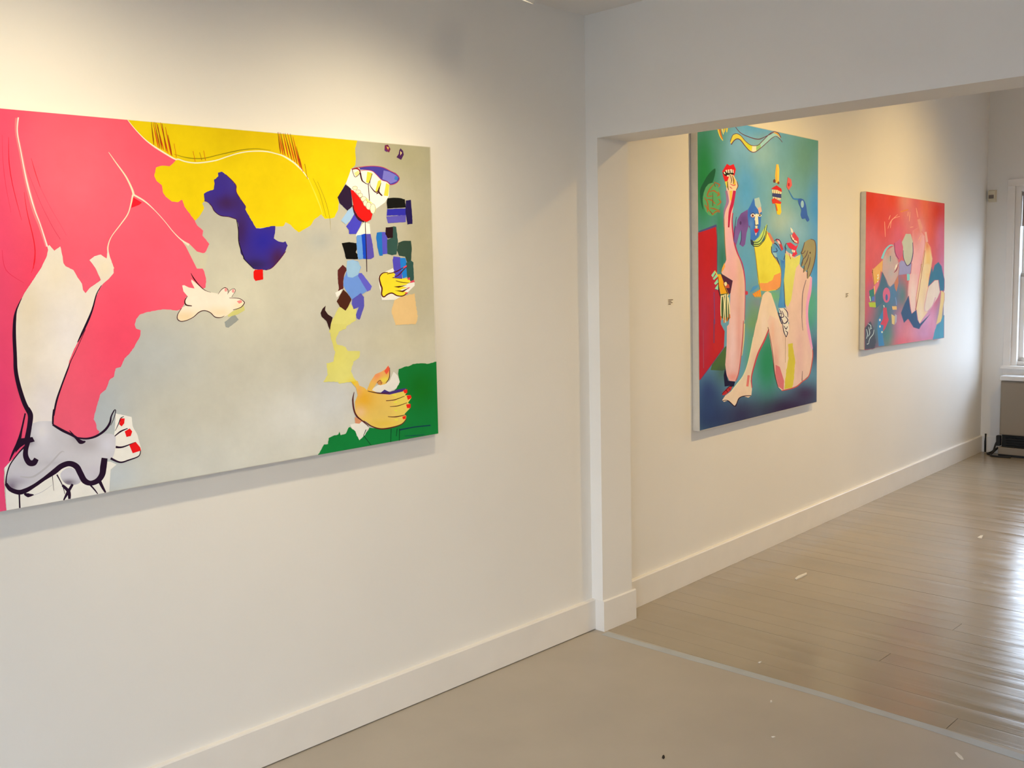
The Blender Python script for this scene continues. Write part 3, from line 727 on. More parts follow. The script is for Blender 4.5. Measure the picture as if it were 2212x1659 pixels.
for pts, w in ((Hh((360, 345), (400, 420), (470, 510), (560, 595), (660, 635)), (.6, 2.6, 2, 1.4, .5)), (Hh((765, 660), (820, 590), (870, 562), (910, 590), (915, 640)), (.8, 1.4, 1.6, 1)), (Hh((905, 660), (950, 600), (1000, 578), (1025, 610), (970, 700)), (.8, .9, .9)),
               (Hh((935, 715), (1080, 725), (1150, 770), (1155, 800), (1100, 860), (990, 895)), (1, 1.4, 1.8, 1.8, 1.2)), (Hh((860, 985), (800, 1010), (720, 1000), (650, 935), (560, 905), (480, 930), (400, 1000), (300, 1050), (210, 1065), (160, 1030), (165, 960), (220, 870)), (.8, 1.8, 1.6, 1.8, 1.4, 1.6, 1.8, 1.2)), (Hh((310, 690), (270, 760), (290, 820), (375, 835)), (.8, 2.4, 3, 1.8))):
    p.stroke(pts, w, DB)
p.fill(Hh((1045, 765), (1110, 745), (1128, 780), (1080, 802)), (236, 134, 124)); p.ell(*Hh((882, 595))[0], 3, 4, (238, 150, 140)); p.ell(*Hh((992, 612))[0], 3, 4, (238, 150, 140))
p.motif('long_leg')
p.fill(C((45, 1060), (200, 900), (600, 1000), (1100, 1000), (1160, 1030), (1100, 1080), (1085, 1330), (66, 1520)), (228, 220, 216))
p.fill(A((470, 1440), (490, 1425), (540, 1482), (600, 1440), (612, 1500)) + B((622, 60), (630, 130), (650, 160), (730, 200), (770, 270), (815, 335), (825, 400), (852, 430), (890, 380), (1003, 300), (950, 180), (890, 100), (940, 62), (1000, 45), (1060, 85), (1066, 40), (1072, -20), (1090, 60), (1130, 170), (1130, 230), (1080, 290), (1020, 340), (985, 400), (940, 500), (900, 620), (860, 730), (800, 870), (740, 980), (690, 1100), (670, 1200), (620, 1330), (570, 1450), (530, 1600))
       + C((526, 640), (600, 760), (300, 800), (322, 520), (300, 500)) + B((280, 1600), (230, 1450), (182, 1300), (160, 1150), (150, 1000), (142, 850), (146, 700), (165, 610), (205, 510), (245, 425), (305, 335), (405, 185), (462, 70), (478, 0)),
       (238, 222, 198), jag=.25, blobs=[(60, 660, 30, 70, (232, 212, 176), .8), (150, 720, 40, 80, (243, 230, 218), .8), (100, 880, 40, 70, (228, 214, 204), .9), (120, 590, 30, 40, (238, 220, 186), .6), (225, 580, 20, 24, (242, 220, 182), .7), (60, 780, 20, 60, (230, 212, 182), .6)], step=8)
p.motif('large_foot')
p.fill(C((1150, 520), (1310, 555), (1320, 650), (1370, 740), (1405, 880), (1390, 940), (1200, 1008), (1110, 965), (1120, 850), (1140, 700)), (234, 228, 214), jag=.4)
p.fill(C((322, 620), (520, 600), (535, 650), (620, 690), (740, 750), (860, 770), (960, 745), (1060, 720), (1140, 740), (1150, 800), (1140, 900), (1110, 975), (1060, 985), (1040, 1090), (1000, 1180), (900, 1200), (850, 1180), (800, 1100), (750, 1030), (680, 1015), (600, 1060), (540, 1100), (440, 1180), (340, 1250), (240, 1300), (180, 1300), (100, 1270), (60, 1220), (60, 1140), (100, 1030), (170, 940), (240, 850), (280, 780)),
       (196, 188, 184), smooth=3, blobs=[(90, 950, 25, 30, (205, 198, 196), .7), (40, 1030, 30, 18, (186, 178, 178), .7), (190, 960, 40, 16, (172, 162, 158), .8), (25, 1050, 12, 12, (110, 92, 104), .9), (90, 930, 20, 30, (228, 218, 212), .8), (205, 1020, 25, 15, (186, 176, 178), .7), (230, 960, 18, 18, (206, 200, 200), .8), (170, 945, 14, 8, (140, 128, 132), .8), (62, 955, 12, 8, (110, 96, 104), .7), (180, 935, 26, 6, (150, 140, 142), .7), (120, 1000, 30, 6, (178, 170, 168), .7), (216, 1035, 10, 8, (150, 140, 146), .7), (60, 1000, 20, 8, (176, 168, 168), .6), (30, 1040, 26, 8, (150, 138, 146), .7)], step=4)
p.fill(C((600, 1120), (680, 1060), (760, 1090), (805, 1160), (790, 1215), (700, 1235), (630, 1200)), (196, 188, 186), smooth=3, blobs=[(148, 1042, 16, 7, (96, 78, 92), .9)], step=4)
p.stroke(C((200, 1150), (330, 1150), (480, 1040), (600, 910), (640, 905)), (3, 4, 4, 3, 1), (178, 170, 166)); p.stroke(C((320, 1340), (420, 1300), (520, 1230)), (.6, .9, .4), (170, 160, 164))
BK = (36, 16, 36)
for pts, w in ((B((215, 480), (165, 590), (146, 690), (141, 850), (150, 1050), (156, 1200), (186, 1350), (240, 1520), (292, 1620)), (.8, 2.5, 5, 6, 6, 6.5, 7, 7.5, 8)), (C((270, 470), (302, 540), (292, 650), (270, 770)), (8, 9, 8, 9)), (C((250, 520), (215, 680), (185, 800), (130, 910), (92, 995)), (2.4, 3, 6, 4, 1)),
               (C((280, 800), (256, 880), (256, 950), (290, 1010), (335, 1012), (362, 972)), (7, 8, 9, 10, 10, 8)), (B((1010, 350), (960, 440), (922, 580), (880, 690), (820, 820), (770, 920)), (.8, 1.8, 2.6, 3.6, 3.6, 1.2)), (B((850, 790), (765, 980), (702, 1110), (672, 1190), (612, 1350), (562, 1500), (532, 1650)), (.7, .8, 1.2, 2.4, 2.6, 3.2, 2.8)),
               (C((534, 480), (526, 560), (525, 630)), (2.6, 3, 3)), (C((522, 632), (620, 690), (740, 750), (800, 805), (850, 800)), (3, 4.6, 4, 7, 2)), (C((690, 690), (760, 765), (830, 812)), (1, 3, 5)), (C((740, 757), (850, 772), (950, 750), (1040, 690), (1090, 620), (1106, 550), (1138, 488), (1150, 500), (1132, 570), (1100, 640)), (2, 3, 3.6, 4, 3.6, 2.4, 1.6, 1.4, 1, .8)),
               (C((58, 1220), (100, 1275), (180, 1305), (250, 1290), (340, 1240), (440, 1170), (540, 1100), (610, 1045), (690, 1020), (760, 1050), (800, 1120), (840, 1190), (900, 1215), (970, 1190), (1015, 1130), (1028, 1050), (1040, 965)), (5, 7, 8, 8, 6, 6, 9, 9, 9, 10, 10, 10, 8, 9, 10, 11, 10)), (C((58, 1230), (65, 1140), (100, 1030), (180, 920), (245, 850)), (3, 2, 2, 2, 3)),
               (C((190, 1300), (193, 1390), (196, 1462)), (3, 2.4, 2.6)), (C((985, 1185), (1022, 1260), (1050, 1308)), (6, 4.6, 2.6)), (C((895, 1230), (940, 1280), (972, 1322)), (3, 2.4, 1.4)), (C((620, 1235), (682, 1300), (690, 1372)), (4, 6, 4)), (C((722, 1225), (672, 1310), (632, 1384)), (4, 5, 2)), (C((565, 1130), (622, 1240), (645, 1325)), (2.4, 1.4, .8)), (C((240, 1320), (280, 1335), (335, 1330)), (3, 7, 1)),
               (C((1145, 695), (1180, 620), (1200, 570), (1232, 550)), (.6, 1.4, 1.6, .8)), (C((1140, 748), (1200, 700), (1270, 670)), (1.4, 2.6, 1.2)), (C((1150, 855), (1220, 855), (1350, 806)), (4, 2.6, 1)), (C((1100, 968), (1195, 1007), (1280, 985), (1380, 945), (1398, 885)), (4, 2.6, 2.2, 1.6, 1.2)), (C((520, 1140), (525, 1200), (535, 1290)), (1, .5))):
    p.stroke(pts, [1.3 * q for q in w], BK)
p.fill(C((205, 770), (322, 755), (345, 800), (250, 825), (200, 860), (150, 915), (165, 840)), BK)
for q in (((1200, 570), (1240, 570), (1235, 620), (1210, 650), (1185, 630)), ((1240, 700), (1290, 670), (1315, 700), (1300, 745), (1258, 755)), ((1285, 835), (1350, 805), (1395, 860), (1402, 890), (1320, 917))):
    p.fill(C(*q), (224, 22, 24))
p.motif('brush_patch'); p.fill(F_((450, 1310), (590, 1230), (700, 1330), (690, 1480), (570, 1560), (500, 1620), (380, 1670), (320, 1640), (370, 1470)), (214, 203, 112), jag=.6)
p.motif('brush_patch'); p.fill(G((280, 0), (490, 0), (480, 60), (400, 80), (360, 180), (370, 240), (480, 270), (500, 320), (650, 320), (640, 400), (570, 450), (540, 560), (570, 640), (620, 690), (640, 735), (590, 742), (540, 690), (400, 710), (380, 690), (210, 690), (260, 600), (250, 470), (330, 450), (350, 330), (300, 160)), (210, 199, 108), jag=.7, blobs=[(715, 760, 30, 40, (216, 202, 96), .7), (765, 828, 14, 10, (220, 190, 20), .9)], step=6)
p.motif('brush_patch'); p.fill(F_((1230, 1170), (1500, 1110), (1545, 1440), (1520, 1530), (1240, 1545), (1180, 1350)), (224, 184, 122), jag=.8)
p.motif('brush_patch'); p.fill(F_((497, 415), (600, 403), (700, 415), (705, 500), (690, 540), (722, 580), (717, 637), (560, 637), (545, 600), (540, 555), (525, 510)), (14, 12, 10), jag=.3)
p.motif('brush_patch'); p.fill(E_((1300, 1095), (1400, 1085), (1500, 1090), (1580, 1110), (1592, 1240), (1300, 1258), (1288, 1170)), (20, 20, 16), jag=.3)
p.motif('brush_patch'); p.fill(E_((1298, 1265), (1592, 1255), (1596, 1362), (1288, 1372)), (50, 46, 162), jag=.3); p.motif('brush_patch'); p.fill(E_((1284, 1385), (1596, 1360), (1592, 1472), (1310, 1492)), (94, 84, 172), jag=.3)
p.motif('brush_patch'); p.fill(E_((1595, 1130), (1675, 1115), (1692, 1300), (1702, 1500), (1620, 1512), (1588, 1300)), (36, 26, 76), jag=.3)
for q, c in ((((980, 270), (1052, 262), (1062, 590), (1018, 592), (990, 480), (970, 330)), (36, 112, 186)), (((1050, 262), (1102, 265), (1132, 380), (1132, 562), (1060, 572)), (88, 82, 186)), (((1200, 185), (1247, 190), (1272, 400), (1252, 572), (1190, 582), (1123, 562), (1120, 370), (1200, 340)), (52, 82, 72)), (((1105, 200), (1202, 190), (1202, 340), (1130, 352), (1098, 290)), (42, 20, 26)),
             (((1210, 600), (1302, 610), (1322, 800), (1332, 932), (1250, 957), (1220, 860), (1198, 650)), (82, 72, 176)), (((1300, 620), (1372, 620), (1402, 720), (1402, 880), (1340, 902), (1310, 760)), (36, 122, 196)), (((1275, 410), (1350, 383), (1452, 385), (1462, 500), (1452, 652), (1402, 702), (1370, 600), (1288, 592), (1258, 520)), (50, 70, 56)), (((1380, 690), (1450, 655), (1482, 680), (1492, 940), (1420, 942), (1400, 900)), (50, 82, 72)),
             (((810, 130), (880, 150), (892, 292), (700, 332), (688, 312), (780, 150)), (252, 238, 212)), (((700, 310), (772, 300), (792, 632), (730, 642), (715, 600), (700, 430)), (104, 154, 216)), (((770, 300), (828, 283), (838, 637), (793, 632)), (22, 72, 192)), (((825, 288), (892, 290), (922, 430), (942, 610), (900, 632), (836, 637)), (92, 78, 168)),
             (((440, 790), (510, 713), (572, 770), (532, 850), (517, 950), (522, 1040), (440, 1087), (460, 1040), (445, 950)), (92, 36, 32)), (((405, 1100), (502, 1050), (480, 1112), (430, 1167)), (246, 238, 224)), (((520, 1053), (577, 1110), (632, 1190), (592, 1280), (550, 1347), (470, 1292), (428, 1220), (470, 1140)), (76, 36, 22)),
             (((570, 660), (650, 648), (722, 670), (762, 750), (732, 830), (802, 960), (842, 1080), (722, 1152), (640, 1192), (560, 1080), (518, 1000), (525, 900), (570, 790)), (108, 144, 212)), (((570, 660), (650, 648), (732, 680), (757, 750), (722, 850), (650, 892), (580, 882), (560, 780)), (154, 188, 222)), (((735, 830), (772, 828), (842, 920), (912, 1010), (892, 1062), (850, 1082), (800, 1000), (720, 870)), (98, 92, 192)),
             (((640, 1190), (760, 1103), (802, 1160), (807, 1280), (762, 1420), (742, 1472), (700, 1452), (693, 1400), (730, 1300), (660, 1327), (633, 1250)), (88, 82, 168)), (((275, 1278), (265, 1340), (310, 1400), (372, 1440), (345, 1540), (335, 1617), (310, 1560), (285, 1490), (220, 1430), (203, 1380), (230, 1320)), (52, 26, 26))):
    p.motif('brush_patch'); p.fill(F_(*q), c, jag=.3)
p.motif('thin_line'); p.stroke(F_((820, 115), (828, 350), (838, 630), (843, 812)), (1.4, 1.6, 1.8, 1.2), (48, 16, 28))
p.motif('brush_patch'); p.fill(E_((1260, 250), (1310, 240), (1350, 310), (1330, 362), (1255, 332)), (122, 42, 74)); p.fill(E_((1285, 268), (1325, 285), (1312, 322)), (246, 194, 84)); p.fill(E_((1260, 310), (1300, 330), (1290, 356), (1258, 332)), (92, 44, 112))
p.motif('brush_patch'); p.fill(E_((1510, 298), (1550, 340), (1562, 400), (1520, 482), (1445, 440), (1480, 390), (1490, 330)), (78, 36, 84)); p.fill(E_((1505, 340), (1532, 370), (1508, 412)), (250, 214, 140))
p.motif('toothed_mouth')
p.fill(E_((635, 875), (720, 940), (742, 1220), (665, 1292), (540, 1170), (506, 1080)), (46, 26, 52), jag=.3)
p.fill(E_((740, 1238), (782, 1330), (702, 1450), (640, 1512), (563, 1450), (670, 1290)), (164, 194, 226), jag=.3)
p.fill(E_((780, 1330), (830, 1410), (902, 1450), (860, 1560), (800, 1662), (690, 1662), (690, 1600), (643, 1540), (720, 1440)), (74, 68, 186), jag=.3)
p.fill(E_((720, 630), (860, 610), (1060, 650), (1200, 770), (1332, 870), (1322, 1060), (1262, 1160), (1122, 1260), (1080, 1352), (1000, 1250), (900, 1100), (740, 960), (638, 862), (690, 720)), (252, 240, 220))
for q in (((980, 670), (1057, 690), (1040, 790), (1000, 852), (960, 842)), ((1150, 820), (1197, 800), (1202, 850), (1182, 950), (1140, 1002), (1108, 982)), ((1280, 850), (1332, 880), (1312, 1062), (1243, 1050))):
    p.fill(E_(*q), (234, 216, 66))
p.fill(E_((770, 690), (842, 650), (857, 700), (800, 752)), (240, 226, 140)); p.fill(E_((880, 1080), (960, 1080), (1060, 1170), (1122, 1250), (1100, 1332), (1060, 1180), (950, 1170)), (240, 228, 140))
p.fill(E_((850, 608), (960, 590), (1080, 580), (1220, 600), (1330, 650), (1430, 690), (1482, 740), (1492, 800), (1440, 852), (1350, 882), (1310, 830), (1210, 802), (1130, 720), (1060, 660), (960, 640), (870, 640)), (72, 62, 152))
p.fill(E_((1240, 650), (1330, 670), (1430, 720), (1472, 760), (1450, 822), (1350, 862), (1300, 820), (1220, 790)), (124, 118, 196)); p.fill(E_((1422, 738), (1474, 755), (1450, 812), (1408, 790)), (62, 122, 186))
p.stroke(E_((730, 630), (850, 600), (1060, 582), (1220, 600), (1340, 655), (1440, 710), (1492, 780), (1440, 852), (1350, 877), (1300, 832), (1210, 802), (1130, 722), (1060, 662), (960, 645), (880, 655)), (1.4, 1.2), (188, 52, 86))
p.stroke(E_((735, 635), (800, 620), (850, 640), (870, 690)), (2, 3, 3, 2), (150, 30, 40))
DM = (70, 22, 34)
for pts, w in ((((740, 640), (760, 710), (790, 755), (850, 710), (870, 640)), (1.4, 1)), (((868, 690), (890, 790), (920, 832), (1000, 862), (1060, 700)), (3.4, 3, 1.4, 1)), (((1060, 700), (1020, 850), (1050, 932), (1132, 997), (1200, 850)), (1.2, 1.2, 2.4, .8)), (((1175, 915), (1162, 990), (1218, 1055)), (2, 4, 2.4)), (((1125, 1025), (1160, 1000)), (2, 3)), (((995, 860), (1005, 1000), (1015, 1132)), (1.6, 1.6)), (((750, 1205), (780, 1322), (850, 1422), (930, 1467)), (2, 4, 6, 3))):
    p.stroke(E_(*pts), w, DM)
p.fill(E_((713, 958), (760, 970), (870, 1100), (950, 1230), (1020, 1280), (1062, 1350), (1040, 1432), (970, 1472), (900, 1442), (830, 1380), (770, 1270), (745, 1130)), (230, 26, 22), blobs=[(760, 428, 8, 16, (204, 22, 16), .8)], step=5)
for x, y, a, b in ((785, 930, 40, 30), (835, 990, 42, 30), (870, 1045, 36, 34), (920, 1105, 44, 40), (950, 1170, 34, 50), (1000, 1215, 40, 60), (1068, 1260, 42, 80)):
    q = E_(*[(x + a * math.cos(t * .785), y + b * math.sin(t * .785)) for t in range(9)])
    p.fill(q[:-1], (248, 236, 196)); p.stroke(q, (.7, .7), (150, 120, 70))
p.motif('yellow_hand')
p.fill(F_((1000, 880), (1100, 808), (1200, 760), (1240, 830), (1330, 900), (1500, 960), (1500, 1002), (1400, 1100), (1230, 1200), (1050, 1202), (1010, 1000)), (242, 230, 208))
p.fill(F_((1210, 800), (1322, 800), (1332, 932), (1250, 957), (1220, 860)), (82, 72, 176))
p.fill(F_((1015, 900), (1050, 840), (1120, 818), (1212, 825), (1237, 850), (1200, 890), (1330, 905), (1430, 905), (1442, 950), (1380, 992), (1300, 1005), (1402, 1030), (1300, 1060), (1402, 1095), (1370, 1132), (1290, 1147), (1200, 1110), (1130, 1120), (1080, 1157), (1043, 1140), (1045, 1050), (1013, 950)), (242, 212, 44))
BR = (84, 22, 22)
for pts, w in ((((1130, 820), (1060, 830), (1015, 890), (1030, 980), (1050, 1040), (1045, 1120), (1075, 1157), (1130, 1120), (1190, 1105), (1260, 1140), (1340, 1142), (1400, 1102)), (1.6, 2.4, 3.4, 3, 2.6, 2.8, 2.2, 2)), (((1120, 840), (1230, 815), (1300, 780), (1390, 725)), (1.4, 2.4, 1)), (((1190, 895), (1270, 862), (1340, 792), (1400, 730)), (1, 2.6, 1)), (((1240, 935), (1330, 957), (1430, 965)), (1.2, 1.6, .8)), (((1205, 895), (1330, 907)), (1, .8))):
    p.stroke(F_(*pts), w, BR)
p.fill(F_((1210, 1015), (1330, 1003), (1400, 993), (1280, 1030)), BR); p.fill(F_((1225, 1070), (1330, 1070), (1440, 1023), (1340, 1092)), BR)
for q in (((1338, 750), (1392, 718), (1392, 742), (1350, 762)), ((1408, 895), (1437, 888), (1432, 922), (1403, 922)), ((1450, 940), (1490, 923), (1502, 952), (1428, 967)), ((1400, 1030), (1442, 1023), (1410, 1047)), ((1363, 1100), (1412, 1093), (1380, 1124))):
    p.fill(F_(*q), (216, 68, 88))
p.motif('green_corner')
p.fill(G((140, 1575), (220, 1440), (265, 1430), (275, 1360), (340, 1330), (390, 1320), (400, 1280), (415, 1330), (480, 1310), (510, 1240), (530, 1230), (560, 1260), (590, 1260), (610, 1330), (640, 1385), (700, 1330), (760, 1240), (900, 1240), (1100, 1100), (1060, 790), (1110, 720), (1115, 640), (1100, 590), (1110, 540), (1180, 510), (1240, 500), (1280, 475), (1390, 465), (1450, 475), (1500, 465), (1580, 440), (1660, 1310), (1660, 1500), (140, 1700)), (16, 112, 48), jag=.6,
       blobs=[(910, 840, 40, 50, (18, 100, 24), .95), (900, 930, 60, 30, (18, 106, 46), .7)], step=8)
p.fill(G((530, 1200), (690, 1160), (752, 1240), (702, 1330), (640, 1387), (590, 1280), (545, 1240)), (228, 220, 208), jag=.4)
p.fill(G((790, 770), (860, 730), (940, 720), (1000, 680), (1050, 568), (1102, 620), (1122, 690), (1082, 770), (1010, 802), (900, 817), (790, 807)), (234, 224, 214), jag=.3)
p.stroke(G((1115, 1265), (1300, 1230), (1490, 1210)), (3.4, 2.4, 2.6), (16, 52, 62)); p.stroke(G((1180, 1335), (1290, 1332), (1420, 1320)), (.8, 1.8, .8), (14, 62, 62))
for q in (((1020, 1250), (1015, 1410)), ((1092, 1250), (1080, 1340)), ((1120, 1250), (1115, 1395)), ((690, 1330), (780, 1448)), ((720, 1260), (690, 1330))): p.stroke(G(*q), (1.6, 1.2), (10, 52, 30))
p.motif('orange_hand')
p.fill(G((585, 1110), (680, 1150), (640, 1190), (590, 1185)), (196, 130, 90))
p.fill(G((540, 690), (620, 680), (640, 735), (700, 760), (730, 790), (770, 690), (830, 600), (900, 570), (950, 540), (985, 493), (1007, 560), (997, 650), (960, 712), (890, 732), (850, 700), (790, 790), (900, 840), (1040, 825), (1190, 778), (1212, 800), (1190, 850), (1252, 848), (1262, 880), (1220, 940), (1252, 960), (1240, 1010), (1180, 1072), (1202, 1100), (1190, 1150), (1120, 1212), (1000, 1242), (880, 1252), (780, 1212), (720, 1162), (640, 1142), (590, 1050), (588, 930), (620, 850), (600, 760)),
       (226, 176, 84), blobs=[(785, 862, 24, 24, (238, 158, 40), .95), (778, 890, 12, 12, (230, 172, 124), .8), (815, 812, 14, 14, (242, 128, 84), .9), (838, 800, 8, 8, (240, 96, 66), .8), (830, 820, 10, 6, (232, 206, 60), .8), (866, 860, 14, 40, (234, 196, 78), .7), (830, 915, 30, 8, (238, 172, 60), .8), (762, 826, 8, 10, (226, 184, 16), .9), (775, 845, 6, 12, (240, 150, 90), .6)], step=4)
p.fill(G((850, 700), (890, 672), (920, 700), (900, 725), (870, 725)), (196, 128, 66))
p.fill(G((880, 832), (940, 782), (1000, 812), (1100, 780), (1202, 763), (1170, 802), (1000, 842)), (64, 46, 108))
for pts, w in ((((578, 810), (562, 900), (575, 1020), (610, 1100), (680, 1160), (750, 1222)), (1, 3, 3, 3.4, 2.4, 1)), (((690, 1155), (780, 1217), (900, 1252), (1040, 1232), (1150, 1192), (1202, 1130)), (1.4, 2.4, 3, 2, 1.6)), (((958, 916), (1060, 905), (1180, 860)), (1.4, 1.8, 1)), (((1005, 987), (1100, 977), (1210, 940)), (1, 1.8, 1)), (((980, 1105), (1080, 1107), (1205, 1080)), (1, 2.2, 1.2)), (((740, 800), (880, 827), (1000, 822)), (1.4, 2.4, 1.4)), (((1188, 852), (1217, 800)), (1, 1)), (((1002, 520), (997, 640), (955, 705)), (.8, 1.8, 1)), (((850, 700), (890, 670), (905, 720)), (1, 1, .6))):
    p.stroke(G(*pts), w, (80, 26, 24))
for q in (((1160, 790), (1212, 778), (1212, 822), (1180, 827)), ((1203, 855), (1252, 848), (1264, 880), (1220, 907)), ((1198, 960), (1252, 953), (1252, 1002), (1210, 1004)), ((1153, 1105), (1197, 1093), (1192, 1132), (1160, 1137))): p.fill(G(*q), (224, 34, 20))
p.fill(G((938, 562), (985, 496), (1004, 540), (962, 602)), (236, 84, 56))
for q in (((1030, 845), (1080, 850)), ((1050, 935), (1090, 930)), ((1060, 1030), (1090, 1035)), ((1060, 1140), (1100, 1145))): p.stroke(G(*q), (2, 3), (246, 222, 60))
p.flush()

# ================================================================== painting 2: tall blue-green canvas of bodies
a = crop(1470, 250, 6.9125); b = crop(1470, 460, 6.9125); c = crop(1470, 690, 6.6375)
p = Painter('figure_painting', FO, FN, [(1505.6, 246), (1768, 302.8), (1764.5, 869.3), (1511, 932)], 0.038, (0.95, 0.78, 0.50),
            'tall unframed blue-green canvas of bodies, mouths and a red panel on the far wall')
p.ground((108, 156, 160), [
    (1520, 380, 38, 130, (42, 122, 62), 1), (1560, 300, 20, 40, (60, 130, 80), .7), (1600, 310, 40, 40, (126, 172, 184), .9), (1640, 275, 40, 20, (84, 154, 188), .9), (1612, 410, 22, 60, (84, 150, 186), .95), (1650, 330, 30, 40, (146, 176, 160), .8),
    (1740, 340, 40, 80, (108, 148, 118), .95), (1760, 300, 20, 30, (90, 140, 110), .8), (1690, 420, 26, 60, (132, 168, 142), .8), (1690, 480, 30, 30, (168, 180, 148), .9), (1764, 450, 18, 60, (70, 142, 186), .9), (1762, 570, 14, 60, (70, 142, 190), .95),
    (1720, 500, 30, 30, (140, 176, 176), .7), (1610, 590, 24, 90, (94, 154, 174), .9), (1560, 560, 16, 60, (44, 108, 72), .9), (1555, 480, 10, 40, (48, 128, 76), .8), (1630, 680, 24, 50, (124, 140, 116), .9), (1636, 655, 12, 10, (140, 132, 150), .7), (1622, 700, 12, 14, (142, 158, 70), .8),
    (1660, 780, 24, 70, (52, 132, 82), .95), (1620, 760, 12, 70, (92, 156, 116), .9), (1752, 650, 16, 30, (96, 164, 128), .9), (1748, 690, 16, 30, (74, 146, 116), .9), (1760, 760, 20, 40, (66, 74, 96), .9), (1670, 640, 20, 14, (120, 176, 90), .8),
    (1530, 850, 40, 60, (56, 70, 104), 1), (1540, 900, 60, 40, (48, 66, 90), 1), (1600, 900, 40, 50, (56, 52, 76), .9), (1700, 880, 90, 36, (58, 40, 62), 1), (1740, 850, 40, 30, (66, 42, 66), .95), (1560, 800, 16, 30, (72, 96, 58), .8), (1520, 390, 24, 120, (40, 128, 62), .8), (1660, 930, 160, 34, (46, 44, 66), .9), (1530, 890, 34, 40, (50, 66, 98), .7), (1655, 785, 24, 60, (44, 134, 80), .9), (1630, 690, 16, 40, (112, 150, 92), .7), (1752, 660, 14, 34, (92, 168, 120), .7), (1700, 895, 90, 26, (54, 36, 58), .8)], 40, 80)
p.motif('red_panel')
p.fill([(1500, 503)] + b((275, 290), (400, 250), (530, 205), (542, 400), (542, 900), (592, 1200), (602, 1659)) + c((632, 170), (622, 400), (450, 640), (285, 860)) + [(1500, 830)], (190, 32, 36), blobs=[(1520, 700, 14, 90, (178, 50, 70), .7), (1545, 640, 12, 60, (176, 48, 66), .6), (1530, 560, 12, 50, (196, 34, 30), .6), (1550, 740, 14, 40, (200, 44, 36), .7)], step=6)
p.stroke(b((272, 282), (400, 238), (538, 186)), (3, 4, 5), (84, 74, 116)); p.stroke(b((542, 205), (546, 500), (545, 880)), (1, 2, 1), (92, 70, 84))
for q in (((500, 1180), (510, 1659)), ((515, 1150), (560, 1140))): p.stroke(b(*q), (1.6, 2.4), (130, 66, 104))
p.stroke(c((480, 0), (478, 340)), (2.4, 2), (120, 60, 90)); p.stroke(c((325, 150), (330, 700)), (1.4, 2), (170, 70, 80)); p.stroke(c((622, 400), (450, 640), (285, 862)), (1.4, 1.2), (130, 50, 84))
p.fill(c((632, 400), (655, 380), (645, 720), (600, 735), (430, 725), (450, 650)), (78, 104, 52), blobs=[(1560, 800, 10, 8, (60, 80, 60), .7)], step=5)
p.motif('insect_head')
p.fill(a((520, 788), (420, 870), (340, 1000), (290, 1120), (300, 1280), (338, 1405), (330, 1200), (420, 1080), (492, 960)), (34, 88, 52), smooth=3)
p.ell(*a((468, 1250))[0], 19.5, 36, (90, 156, 92))
for q in (((520, 1000), (440, 1090), (400, 1200), (480, 1195)), ((500, 990), (580, 1030), (560, 1070)), ((350, 1220), (400, 1290), (420, 1400), (490, 1480)), ((420, 1140), (500, 1120), (570, 1180)), ((560, 1240), (600, 1290), (540, 1340)), ((440, 1380), (500, 1390), (590, 1420)), ((390, 1250), (460, 1260), (520, 1320)), ((470, 1480), (530, 1430), (590, 1440)), ((560, 1130), (575, 1180), (540, 1200)), ((360, 1330), (400, 1390), (400, 1440))):
    p.stroke(a(*q), (1.4, 3, 1.6), (166, 96, 44))
for q in (((480, 1150), (480, 1350)), ((500, 1010), (520, 1060)), ((440, 1420), (470, 1470))): p.stroke(a(*q), (1, 1.6), (96, 72, 40))
p.motif('wave')
p.fill(a((740, 390), (780, 290), (840, 268), (900, 300), (970, 380), (1050, 440), (1150, 440), (1230, 370), (1310, 290), (1390, 240), (1460, 260), (1502, 340), (1440, 310), (1370, 330), (1290, 400), (1200, 480), (1110, 542), (1040, 532), (970, 460), (900, 370), (840, 340), (790, 370), (755, 432)), (160, 196, 206))
p.fill(a((740, 390), (780, 290), (840, 268), (900, 300), (970, 380), (1070, 450), (1062, 532), (1000, 500), (900, 370), (840, 340), (790, 370), (755, 432)), (222, 200, 74), blobs=[(1618, 315, 8, 10, (206, 204, 36), .9)], step=4)
p.fill(a((1070, 448), (1130, 448), (1130, 540), (1062, 540)), (226, 216, 168)); p.fill(a((1130, 448), (1190, 420), (1200, 478), (1130, 535)), (150, 186, 110)); p.fill(a((1380, 245), (1450, 255), (1500, 338), (1440, 280), (1400, 262)), (222, 160, 60))
for q, w in ((((755, 432), (800, 370), (850, 345), (900, 370), (970, 460), (1040, 530), (1110, 542), (1200, 480), (1290, 400), (1370, 330), (1440, 310), (1520, 395)), (2, 1.2)), (((740, 390), (780, 290), (840, 268), (900, 300), (970, 380), (1050, 440), (1150, 442), (1230, 370), (1310, 290), (1390, 240), (1460, 262), (1500, 330)), (1.2, 1.6)), (((820, 170), (900, 260), (1030, 320), (1150, 350), (1230, 330), (1390, 250)), (1.2, 1.6, 2, 1))):
    p.stroke(a(*q), w, (104, 56, 72))
for q, cc in ((((562, 205), (590, 300), (632, 372)), (232, 204, 76)), (((585, 200), (600, 280), (628, 350)), (206, 110, 40)), (((620, 190), (640, 280)), (226, 206, 120)), (((660, 186), (650, 250)), (230, 190, 50)), (((694, 180), (688, 248)), (236, 200, 60))): p.stroke(a(*q), (4, 3, 1.6), cc)
p.motif('standing_figure')
